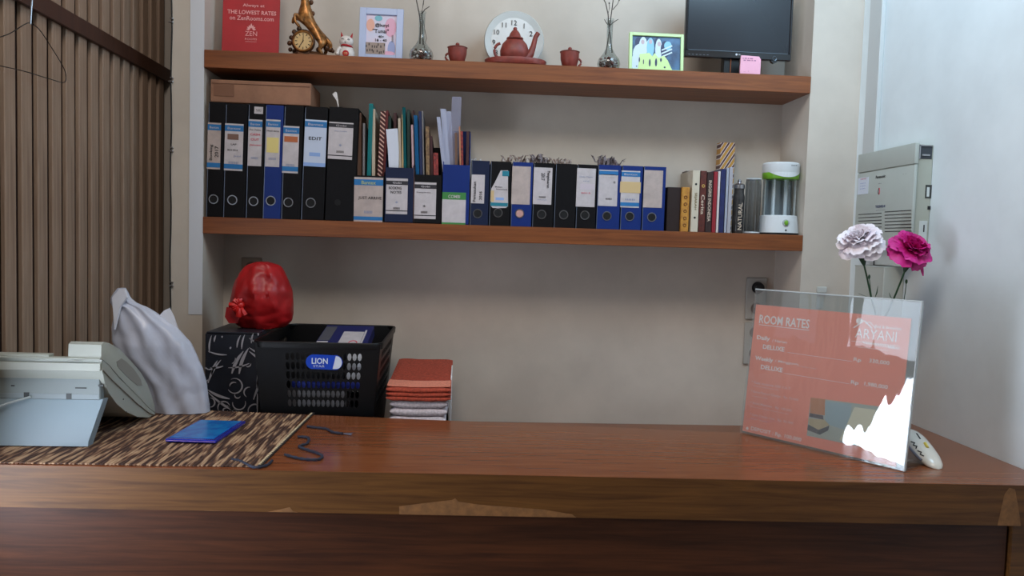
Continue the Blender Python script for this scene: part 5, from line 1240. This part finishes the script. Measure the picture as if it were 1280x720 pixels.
# foot runs back under the sheet on the desk
Mi = MR.inverted()
mb = MB(); F_ = [V((-W / 2, 0, 0)), V((W / 2, 0, 0))]
fb = [Mi @ (e * s_ * W / 2 - n0 * dd + V((0, 0, z_))) for s_, dd, z_ in ((-1, .004, .001), (1, .004, .001), (1, .10, .001), (-1, .10, .001))]
mb.prism(fb, Mi @ V((0, 0, .003))); mb.build('foot', acr2, sg)
# printed sheet
red_s = mat('sheet_coral', (252, 150, 124), .55, noise_s=2.5, noise_a=.05)
tl = sp(116, 110); trr = sp(632, 152); bl = sp(80, 530); br = sp(592, 655)
mb = MB(); x0_, x1_ = (tl.x + bl.x) / 2, (trr.x + br.x) / 2; zt_s = (tl.z + trr.z) / 2; zb_s = .006
mb.box((x0_, -.001, zb_s), (x1_, 0, zt_s)); sh = mb.build('printed_sheet', red_s, sg)
wi = mat('print_white', (250, 240, 236), .6); wf = mat('print_white_soft', (240, 200, 190), .6)
def st_(s, a_, b_, h_px, m=wi, bold=.01, sx=1):
    """text from crop point a_ (left middle) to b_ (right middle)"""
    A_ = sp(*a_); B_ = sp(*b_); c_ = (A_ + B_) / 2; w_ = (B_ - A_).length * sx
    ang_ = math.atan2(0, 1)
    return text(s, sh, (c_.x, -.0013, c_.z), w_, h_px * .00071, m, bold=bold)
def ln(a_, b_, w_=.0006, m=wi):
    A_, B_ = sp(*a_), sp(*b_); zc_ = (A_.z + B_.z) / 2; mb = MB(); mb.box((A_.x, -.0014, zc_ - w_), (B_.x, -.001, zc_ + w_)); mb.build('rule', m, sh)
st_('ROOM RATES', (132, 160), (300, 170), 31, bold=.02)
ln((130, 181), (298, 188), .0008)
st_('Daily', (124, 220), (168, 224), 19, bold=.03); st_('/ Harian', (175, 229), (224, 233), 10)
st_('DELUXE', (144, 251), (216, 256), 16, bold=.03); ln((225, 268), (440, 298), .0004)
st_('Weekly', (118, 289), (178, 295), 19, bold=.03); st_('/ Mingguan', (184, 298), (262, 307), 11); st_('(7 nights stay)', (258, 314), (322, 322), 5, wf)
st_('DELUXE', (137, 319), (210, 324), 16, bold=.03); ln((214, 336), (432, 374), .0004)
st_('Rp', (446, 292), (472, 296), 16, bold=.02); st_('330,000', (498, 297), (566, 304), 15, bold=.02)
st_('Rp', (437, 368), (463, 372), 16, bold=.02); st_('1,980,000', (482, 374), (560, 384), 15, bold=.02)
st_('* Rate inclusive 10% V.A.T', (106, 370), (236, 384), 10, wf); st_('Harga termasuk pajak 10%', (110, 380), (196, 392), 5, wf)
st_('* Extra Person Charge   Rp. 75.000', (104, 402), (262, 422), 11, wf); st_('Tambahan orang', (108, 414), (160, 421), 5, wf)
st_('* Extra Mattress   Rp. 100.000', (102, 440), (240, 458), 11, wf); st_('Extra bed termasuk sarapan untuk satu', (104, 452), (230, 470), 5, wf)
st_('* Late Check Out   Rp. 50.000', (100, 478), (245, 500), 11, wf); st_('Per jam', (104, 490), (158, 498), 5, wf)
st_('DEPOSIT : Rp. 100.000', (104, 523), (272, 560), 17, bold=.015)
mb = MB(); c_ = sp(92, 521); s_ = .0045
mb.prism([(c_.x - s_, -.0014, c_.z), (c_.x, -.0014, c_.z + s_), (c_.x + s_, -.0014, c_.z), (c_.x, -.0014, c_.z - s_)], (0, .0003, 0)); mb.build('diamond_mark', wi, sh)
st_('ARYANI', (452, 205), (590, 214), 31, bold=.0); st_('Bed & Breakfast', (517, 181), (606, 189), 10); st_('suites', (562, 248), (600, 253), 11)
def strip(pts, w_, m=wi, nm='logo_line'):
    P = [sp(*q) for q in pts]; mb = MB()
    for a_, b_ in zip(P, P[1:]):
        d_ = (b_ - a_); v_ = V((d_.z, 0, -d_.x)).normalized() * w_; mb.poly([a_ + v_ + V((0, -.0015, 0)), b_ + v_ + V((0, -.0015, 0)), b_ - v_ + V((0, -.0015, 0)), a_ - v_ + V((0, -.0015, 0))])
    mb.build(nm, m, sh)
strip([(446, 186), (482, 162), (508, 188)], .0013); strip([(486, 172), (500, 166), (520, 190)], .0008)
mb = MB(); c_ = sp(466, 163); mb.poly([(c_.x + .0085 * math.cos(R(a_)), -.0016, c_.z + .0065 * math.sin(R(a_))) for a_ in range(0, 360, 24)]); mb.build('logo_blob', wi, sh)
strip([(440, 230), (600, 246)], .0004); strip([(460, 250), (560, 262)], .0004)
mb = MB()
for k in range(13):
    c_ = sp(480 + k * 8.2, 235 + k * 1.3); a_ = R(-40 - k * 2); u_ = V((math.cos(a_), 0, math.sin(a_))); v_ = V((-u_.z, 0, u_.x)); L_ = .0055; o_ = V((0, -.0006, 0))
    mb.poly([c_ - u_ * L_ + o_ + V((0, -.001, 0)), c_ + v_ * .0016 + V((0, -.0016, 0)), c_ + u_ * L_ + V((0, -.0016, 0)), c_ - v_ * .0016 + V((0, -.0016, 0))])
mb.build('logo_leaves', wi, sh)
# room picture in the sheet
def quad(pts, m, nm, off=.0014, par=None):
    mb = MB(); P = []
    for q in pts: p_ = sp(*q); P.append(V((p_.x, -off, p_.z)))
    mb.prism(P, (0, .0003, 0)); return mb.build(nm, m, par or sh)
pic = quad([(303, 418), (560, 452), (552, 600), (290, 545)], mat('pic_wall', (176, 186, 176), .6), 'room_picture')
quad([(303, 418), (352, 424), (350, 478), (301, 470)], mat('pic_orange', (196, 130, 84), .6), 'picture_wall', .0018, pic)
quad([(350, 430), (440, 440), (430, 530), (352, 505)], mat('pic_curtain', (160, 184, 190), .6), 'picture_curtain', .0018, pic)
quad([(300, 470), (345, 478), (346, 492), (298, 482)], mat('pic_pillow', (64, 62, 76), .6), 'picture_headboard', .0021, pic)
quad([(296, 488), (350, 492), (366, 510), (332, 528), (300, 512)], mat('pic_bed', (190, 176, 140), .6), 'picture_bed', .0024, pic)
quad([(296, 508), (330, 526), (366, 512), (362, 528), (334, 542), (292, 526)], mat('pic_bedside', (66, 76, 84), .6), 'picture_bed_side', .0026, pic)
quad([(450, 450), (560, 465), (550, 590), (400, 560)], mat('pic_light', (226, 222, 196), .6), 'picture_bright_bed', .0021, pic)

# small ornament behind the sign
a0 = at(1140, 545, Z=CT + .034); b0 = at(1173, 587, Z=CT + .011)
Yo = 1.66
A_ = at(1136, 541, Y=1.775); B_ = at(1172, 586, Y=1.64)
t = thing('painted_ornament', 'small white ceramic ornament with black and yellow marks beside the rate sign', 'ornament', ((A_.x + B_.x) / 2, (A_.y + B_.y) / 2, CT + .0004)); oo = V(t.location)
ax = (B_ - A_); L_ = ax.length; ax.normalize(); sd_ = ax.cross(V((0, 0, 1))).normalized(); upv = sd_.cross(ax).normalized()
mb = MB(oo); rs = []
pr = [(-.02, .3), (.0, .62), (.08, .85), (.25, 1), (.5, 1), (.75, .9), (.92, .66), (1.0, .36), (1.03, .08)]
def opt(f, k, a_, off=0): c_ = A_ + ax * L_ * f; rx, rz = .026 * k + off, .0165 * k + off; return c_ + sd_ * rx * math.cos(a_) + upv * rz * math.sin(a_)
for f, k in pr: rs.append([(lambda p: V((p.x, p.y, max(p.z, CT + .0006))))(opt(f, k, 2 * math.pi * i / 24)) for i in range(24)])
mb.rings(rs); mb.build('ceramic_body', mat('ceramic_glazed', (226, 224, 214), .2, coat=.4), t, True)
pale_b = mat('ceramic_grey_band', (120, 124, 140), .3)
def opk(f):
    for (f0_, k0), (f1_, k1) in zip(pr, pr[1:]):
        if f0_ <= f <= f1_: return k0 + (k1 - k0) * (f - f0_) / (f1_ - f0_)
    return .5
def otube(pts, r, m, nm):
    mb = MB(oo); mb.tube([opt(f, opk(f), R(a_), .0004) for f, a_ in pts], r, 6); mb.build(nm, m, t, True)
# figure out which side faces the camera
sgn = 1 if (sd_.dot(EYE - A_) > 0) else -1
c90 = 90
def A2(a_): return 90 - sgn * (90 - a_) if sgn > 0 else 180 - a_
otube([(.1, A2(8)), (.3, A2(4)), (.55, A2(2)), (.8, A2(6))], .0032, pale_b, 'grey_band')
otube([(.38, A2(38)), (.44, A2(50)), (.47, A2(36)), (.53, A2(48)), (.56, A2(36))], .0014, ink, 'black_mark')
otube([(.62, A2(34)), (.68, A2(46)), (.71, A2(32)), (.77, A2(42))], .0014, ink, 'black_mark')
otube([(.2, A2(95)), (.36, A2(90))], .0016, ink, 'black_mark')
otube([(.48, A2(96)), (.60, A2(92))], .0036, mat('ceramic_yellow', (226, 206, 90), .3), 'yellow_mark')

# vase with two carnations on the desk return
Yv = 2.02; vb = at(1100, 400, Y=Yv)
fv = thing('flower_vase', 'clear glass vase with two carnation stems standing behind the rate sign', 'vase', (vb.x, Yv, CT + .0004)); fo = V(fv.location)
hv = at(1100, 405, Y=Yv).z - CT
mb = MB(); mb.lathe([(.030, 0), (.034, .01), (.034, .05), (.024, hv * .55), (.0165, hv * .8), (.022, hv), (.020, hv), (.0145, hv * .8), (.022, hv * .55), (.031, .05), (.031, .012), (0, .010)], n=32); mb.build('glass_body', glass, fv, True)
stem_m = mat('stem_green', (52, 92, 62), .55, noise_s=30, noise_a=.2)
def flower(nm, label, head, axis, stem, petal_m, big, sd, calyx):
    rnd = random.Random(sd); t = thing(nm, label, 'flower', stem[-1], group=None); oo = V(t.location)
    z = V(axis).normalized(); x = z.cross(V((0, 0, 1))); x = x.normalized() if x.length > .1 else V((1, 0, 0)); y = z.cross(x)
    mb = MB(oo); mb.tube(stem, .0023, 8); mb.build('stem', stem_m, t, True)
    mb = MB(oo); c0 = stem[0]; ca = (V(head) - c0).normalized(); mb.lathe([(.0028, -.002), (.006, .006), (.0085, .014), (.0115, .027), (.008, .027)], c0, 14, axis=ca); mb.build('calyx', mat('calyx_green', (34, 62, 40), .6), t, True)
    base = c0 + ca * .02
    layers = [(9, 88, 1.0, .030), (9, 66, 1.0, .028), (9, 45, .95, .026), (8, 26, .9, .024), (6, 10, .85, .02)] 
    H_ = V(head)
    for li, (n_, tilt, sc_, wid) in enumerate(layers):
        for i in range(n_):
            an = 2 * math.pi * (i + .5 * li) / n_ + rnd.uniform(-.2, .2); tl_ = R(tilt + rnd.uniform(-9, 9) + (6 if li == 0 else 0)); L_ = big * sc_ * rnd.uniform(.88, 1.1)
            rad = x * math.cos(an) + y * math.sin(an); tang = z.cross(rad)
            start = H_ - z * big * .35
            mb = MB(oo); rows = []; NU, NV = 9, 6; phs = rnd.uniform(0, 6)
            for j in range(NV):
                v = j / (NV - 1); tt = tl_ * (.55 + .6 * v); 
                c_ = start + (rad * math.sin(tt) + z * math.cos(tt)) * L_ * v
                nr_ = (z * math.sin(tt) - rad * math.cos(tt)); row = []
                for k in range(NU):
                    u = (k / (NU - 1) - .5) * 2; wv = (.18 + .82 * v ** .8) * wid
                    ruf = .0028 * v ** 2 * math.sin(k * 2.6 + phs) + .0018 * v * math.sin(k * 1.3 + phs * 2)
                    row.append(c_ + tang * u * wv + nr_ * (ruf + .004 * (u * u) * v) - (rad * math.sin(tt) + z * math.cos(tt)) * (L_ * .22 * u * u * v) + (rad * math.sin(tt)) * (.002 * (k % 2) * (v > .95)))
                rows.append(row)
            mb.rings(rows, cap=False, close=False); o_ = mb.build('petal', petal_m, t, 180); 
    return t, oo
pw_ = mat('petal_white', (250, 244, 248), .6, noise_s=30, col2=(236, 222, 230)); pk_ = mat('petal_magenta', (226, 44, 156), .55, noise_s=40, col2=(188, 24, 120))
Yf1 = 1.97; Yf2 = 1.93
def F3(px, py, Y): return at(px, py, Y=Y)
mouth = V((vb.x, Yv, CT + hv))
s1 = [F3(1080, 331, Yf1), F3(1084, 348, Yf1 + .015), F3(1089, 372, Yf1 + .03), mouth + V((-.006, -.004, .0)), mouth + V((.006, .002, -.12))]
t, oo = flower('carnation', 'white carnation standing left of the magenta one above the rate sign', F3(1073, 297, Yf1), (-.45, -.35, .75), s1, pw_, .056, 1, None)
def leafy(t, oo, pts, w_, nm='leaf'):
    P = [V(p) for p in pts]; mb = MB(oo); rr_ = []
    for i, p in enumerate(P):
        f = i / (len(P) - 1); ww = w_ * math.sin(math.pi * (f * .9 + .08)); rr_.append([p + V((ww, 0, 0)), p + V((0, -.0006, .0004)), p + V((-ww, 0, 0)), p + V((0, .0006, -.0004))])
    mb.rings(rr_); mb.build(nm, stem_m, t)
def bud(t, oo, stem_p, top):
    mb = MB(oo); mb.tube(stem_p + [top], .001, 6); mb.ball(top, .0032, 10, (1, 1, 1.9)); mb.build('bud', stem_m, t, True)
bud(t, oo, [F3(1090, 374, Yf1 + .03), F3(1088, 360, Yf1 + .03)], F3(1086.5, 346, Yf1 + .03))
leafy(t, oo, [F3(1090, 374, Yf1 + .03), F3(1084, 371, Yf1 + .025), F3(1073, 367, Yf1 + .02)], .0015)
leafy(t, oo, [F3(1093, 374, Yf1 + .03), F3(1096, 366, Yf1 + .025), F3(1097.5, 357, Yf1 + .02)], .0018)
s2 = [F3(1131, 339, Yf2), F3(1126, 352, Yf2 + .02), F3(1117, 374, Yf2 + .04), mouth + V((.007, .002, 0)), mouth + V((-.004, 0, -.12))]
t, oo = flower('carnation', 'magenta carnation standing right of the white one above the rate sign', F3(1141, 308, Yf2), (.15, -.5, .62), s2, pk_, .055, 8, None)
bud(t, oo, [F3(1130, 376, Yf2 + .04), F3(1132, 362, Yf2 + .04)], F3(1133, 352, Yf2 + .04))
mb = MB(oo); rows = []
for j in range(5):
    v = j / 4; c_ = F3(1151 + 3 * v, 325 + 20 * v, Yf2 - .004 * j); rows.append([c_ + V((.004 * math.sin(math.pi * v * .8 + .3), 0, 0)), c_ + V((0, -.002, 0)), c_ - V((.005 * math.sin(math.pi * v * .8 + .3), 0, 0))])
mb.rings(rows, cap=False, close=False); mb.build('petal', pk_, t, 180)
leafy(t, oo, [F3(1117, 375, Yf2 + .04), F3(1113, 371, Yf2 + .04), F3(1111.5, 366, Yf2 + .04)], .0014)
# clear clip on the pillar
p0 = at(1020, 358, Y=D); p1 = at(1030, 386, Y=D)
t = thing('wall_hook', 'small clear plastic hook on the pillar above the rate sign', 'hook', ((p0.x + p1.x) / 2, D - .0003, p1.z))
mb = MB(); w_ = (p1.x - p0.x) / 2; hh_ = p0.z - p1.z; mb.box((-w_ * .8, -.003, 0), (w_ * .8, 0, hh_ * .8), .001); mb.build('plate', mat('hook_clear', (214, 216, 212), .2, alpha=.7), t)
mb = MB(); mb.box((-w_, -.014, hh_ * .72), (w_, -.002, hh_), .003, seg=2); mb.build('knob', mat('hook_clear', (0, 0, 0)), t)

# ------------------------------------------------------------------ wall sockets
sk = mat('socket_grey', (176, 174, 168), .45); dk = mat('socket_dark', (22, 22, 24), .5)
def socket(cx_, y0_, y1_, label, plug, w_px=27):
    p = at(cx_, (y0_ + y1_) / 2, Y=BACK); k = BACK / F; w_ = w_px * k / 2; hh_ = (y1_ - y0_) * k
    t = thing('wall_socket', label, 'socket', (p.x, BACK - .0003, p.z - hh_ / 2), group='double wall sockets in the niche')
    mb = MB(); mb.box((-w_, -.009, 0), (w_, 0, hh_), .006, seg=3); mb.build('plate', sk, t, 30)
    for i, f in enumerate((.76, .26)):
        mb = MB(); mb.torus((.002, -.009, hh_ * f), w_ * .62, .0018, (0, 1, 0), 24, 6); mb.build('ring', sk, t, True)
        mb = MB(); mb.lathe([(w_ * .56, 0), (w_ * .56, .0015)], (.002, -.0088, hh_ * f), 24, axis=(0, -1, 0)); mb.build('well', dk if (plug and i == 0) else mat('socket_well', (120, 110, 106), .5), t)
        if plug and i == 0:
            mb = MB(); mb.lathe([(w_ * .5, 0), (w_ * .46, .02), (w_ * .3, .024)], (.002, -.009, hh_ * f), 20, axis=(0, -1, 0)); mb.build('plug', dk, t, True)
        else:
            mb = MB()
            for s_ in (-1, 1): mb.lathe([(.0022, 0), (.0022, .0006)], (.002 + s_ * .007, -.0104, hh_ * f), 10, axis=(0, -1, 0))
            mb.build('pin_holes', dk, t)
socket(944.5, 346, 400, 'upper grey double wall socket holding a black plug, left of the rate sign', True)
socket(942, 402, 456, 'lower grey double wall socket, half hidden by the rate sign', False)
p = at(315, 330, Y=BACK); t = thing('wall_socket', 'faint beige wall socket half hidden behind the red plastic bag', 'socket', (p.x, BACK - .0003, p.z - .02))
mb = MB(); mb.box((-.033, -.008, -.025), (.033, 0, .042), .004, seg=2); mb.build('plate', mat('socket_beige', (150, 134, 118), .5), t); mb = MB(); mb.lathe([(.02, 0), (.02, .001)], (0, -.0078, .008), 20, axis=(0, -1, 0)); mb.build('well', mat('socket_beige_well', (96, 82, 72), .5), t)

# ------------------------------------------------------------------ phone exchange box on the right wall
XW = Matrix(((0, 0, -1), (-1, 0, 0), (0, 1, 0)))     # text on a face looking towards -X
pbx_m = mat('pbx_plastic', (184, 192, 186), .45, noise_s=5, noise_a=.03); pbx_s = mat('pbx_plastic_side', (176, 180, 168), .5); pbx_w = mat('pbx_white', (208, 216, 214), .45)
Xf = WR - .056
n1 = at(1145, 178, X=Xf); f1 = at(1071, 192, X=Xf); zt_ = n1.z; zb_ = at(1145, 312, X=Xf).z; Yn = n1.y; Yfar = at(1070.5, 250, X=Xf).y
t = thing('phone_exchange_box', 'pale grey telephone exchange box with ventilation slots on the right wall', 'telephone box', (WR - .0003, (Yn + Yfar) / 2, zb_)); oo = V(t.location)
zc_ = at(1145, 204.5, X=Xf).z
ys = Yn + .010
mb = MB(oo); mb.box((Xf + .004, ys, zb_), (WR - .0004, Yfar, zt_ - .003), .002); mb.build('body', pbx_s, t)
mb = MB(oo); mb.box((Xf, Yn, zb_ + .004), (Xf + .009, Yfar + .002, zc_ - .0012), .003, seg=2); mb.build('front_cover', pbx_m, t, 30)
mb = MB(oo); mb.box((Xf - .001, Yn, zc_ + .0008), (Xf + .011, Yfar + .002, zt_), .003, seg=2); mb.build('top_cover', pbx_m, t, 30)
slot_m = mat('slot_dark', (58, 60, 58), .6)
for k in range(7):
    for (a_, b_) in ((1073, 1102), (1106, 1139)):
        p0 = at(a_, 269 - (a_ - 1071) * .1 + k * 4.2, X=Xf); p1 = at(b_, 269 - (b_ - 1071) * .1 + k * 4.2, X=Xf); mb = MB(oo)
        z_ = (p0.z + p1.z) / 2; mb.box((Xf - .0006, p1.y, z_ - .0011), (Xf + .001, p0.y, z_ + .0011)); mb.build('vent_slot', slot_m, t)
def xt(s, px, py, w_, h_, m=ink, **k): p_ = at(px, py, X=Xf); return text(s, t, (Xf - .0007 - oo.x, p_.y - oo.y, p_.z - oo.z), w_, h_, m, rot=XW, **k)
xt('Panasonic', 1101, 220.7, .052, .0085, bold=.03); xt('TES824', 1100.5, 258, .055, .0075, mat('ink_blue_grey', (70, 76, 110), .6), bold=.03); xt('- - -', 1100, 229.5, .014, .002)
xt('Advanced Hybrid', 1101, 263, .05, .002, mat('ink_blue_grey', (0, 0, 0))); xt('- :', 1131, 217.5, .016, .003)
lc = at(1099, 239, X=Xf)
for k, (m_, rr_) in enumerate(((redink, 1), (ink, -1))):
    mb = MB(oo); P = [V((Xf - .0008 - .0, lc.y - rr_ * .0035 * math.cos(a_) , lc.z + .009 * math.sin(a_))) for a_ in [R(-80 + 16 * i) for i in range(11)]]
    mb.tube(P, .0011, 5); mb.build('logo_mark', m_, t)
p0 = at(1073, 223, X=Xf); p1 = at(1085, 242, X=Xf)
mb = MB(oo); mb.box((Xf - .0008, p1.y, p1.z), (Xf + .001, p0.y, p0.z)); sk_ = mb.build('sticker', mat('sticker_pale', (216, 224, 236), .5), t)
text('GARANSI', sk_, (Xf - .001 - oo.x, (p0.y + p1.y) / 2 - oo.y, p0.z - .004 - oo.z), .032, .004, redink, rot=XW)
for k in range(3): text('- - - - -', sk_, (Xf - .001 - oo.x, (p0.y + p1.y) / 2 - oo.y, p0.z - .017 - .008 * k - oo.z), .028, .002, mat('ink_blue', (70, 110, 190), .6), rot=XW)
# near end details (facing the room)
def nx(px, py): return at(px, py, Y=ys)
def nbox(a_, b_, m, nm, dy=.0012):
    p0, p1 = nx(*a_), nx(*b_); mb = MB(oo); mb.box((p0.x, ys - dy, p1.z), (p1.x, ys + .001, p0.z), .0003); return mb.build(nm, m, t)
nbox((1149, 181), (1164.5, 199), mat('port_dark', (60, 66, 74), .5), 'connector_bay'); 
mb = MB(oo); a_ = nx(1149, 181); b_ = nx(1164, 199)
for lo, hi in (((a_.x, a_.z - .003), (b_.x, a_.z)), ((a_.x, b_.z), (a_.x + .003, a_.z)), ((a_.x + .008, b_.z + .008), (b_.x - .006, b_.z + .012))): mb.box((lo[0], ys - .004, lo[1]), (hi[0], ys - .001, hi[1]))
mb.build('connector_frame', metal_m, t)
nbox((1157, 231), (1165, 248), slot_m, 'card_slot'); nbox((1158.5, 234), (1161, 246), pbx_w, 'card_slot_latch', .002)
nbox((1159.5, 257.5), (1163, 262), ink, 'jack'); nbox((1149, 276), (1157.5, 306), pbx_w, 'side_label'); nbox((1154, 281), (1155, 290), ink, 'label_mark', .0018)
# cable duct above and boxes below
def wbox(nm, label, cat, Xa, ya_px, yb_px, z0_, z1_, m, par=None):
    pass
ya = at(1085, 100, X=WR - .008).y; yb_ = at(1100, 100, X=WR - .008).y
mb = MB((WR, yb_, 1.8)); mb.box((WR - .014, yb_, zt_ + .004), (WR - .0004, ya, 3.38), .002); o_ = mb.build('cable_duct', mat('duct_grey', (196, 200, 200), .5), loc=(WR, yb_, 1.8)); tag(o_, 'vertical white cable duct on the right wall above the exchange box', 'duct')
X2 = WR - .06
yn2 = at(1105, 340, X=X2).y; z2 = at(1105, 333, X=X2).z
t = thing('junction_box', 'plain pale box on the right wall under the exchange box, behind the flowers', 'box', (WR - .0004, (yn2 + D) / 2, CT + .0006)); oo = V(t.location)
mb = MB(oo); yf2 = at(1068, 350, X=X2).y; mb.box((X2, yn2, CT + .001), (WR - .0006, yf2, z2), .002); mb.build('body', mat('junction_grey', (184, 188, 180), .5), t)
mb = MB(oo); mb.box((X2 - .001, yn2 - .0005, z2 - .004), (WR - .0006, yf2 + .001, z2), .001); mb.build('lid', pbx_m, t)
mb = MB(oo); yq = at(1130, 322, X=WR - .03).y; yq2 = at(1093, 322, X=WR - .03).y; mb.box((WR - .034, min(yq, yq2), z2 + .0005), (WR - .001, max(yq, yq2), zb_ - .001), .002); mb.build('cable_cover', pbx_w, t)
mb = MB(oo); p0 = at(1093, 318, X=WR - .04); mb.tube([(WR - .04, p0.y, z2 + .001), (WR - .04, p0.y, zb_ - .001)], .002, 6); mb.build('cable', slot_m, t)
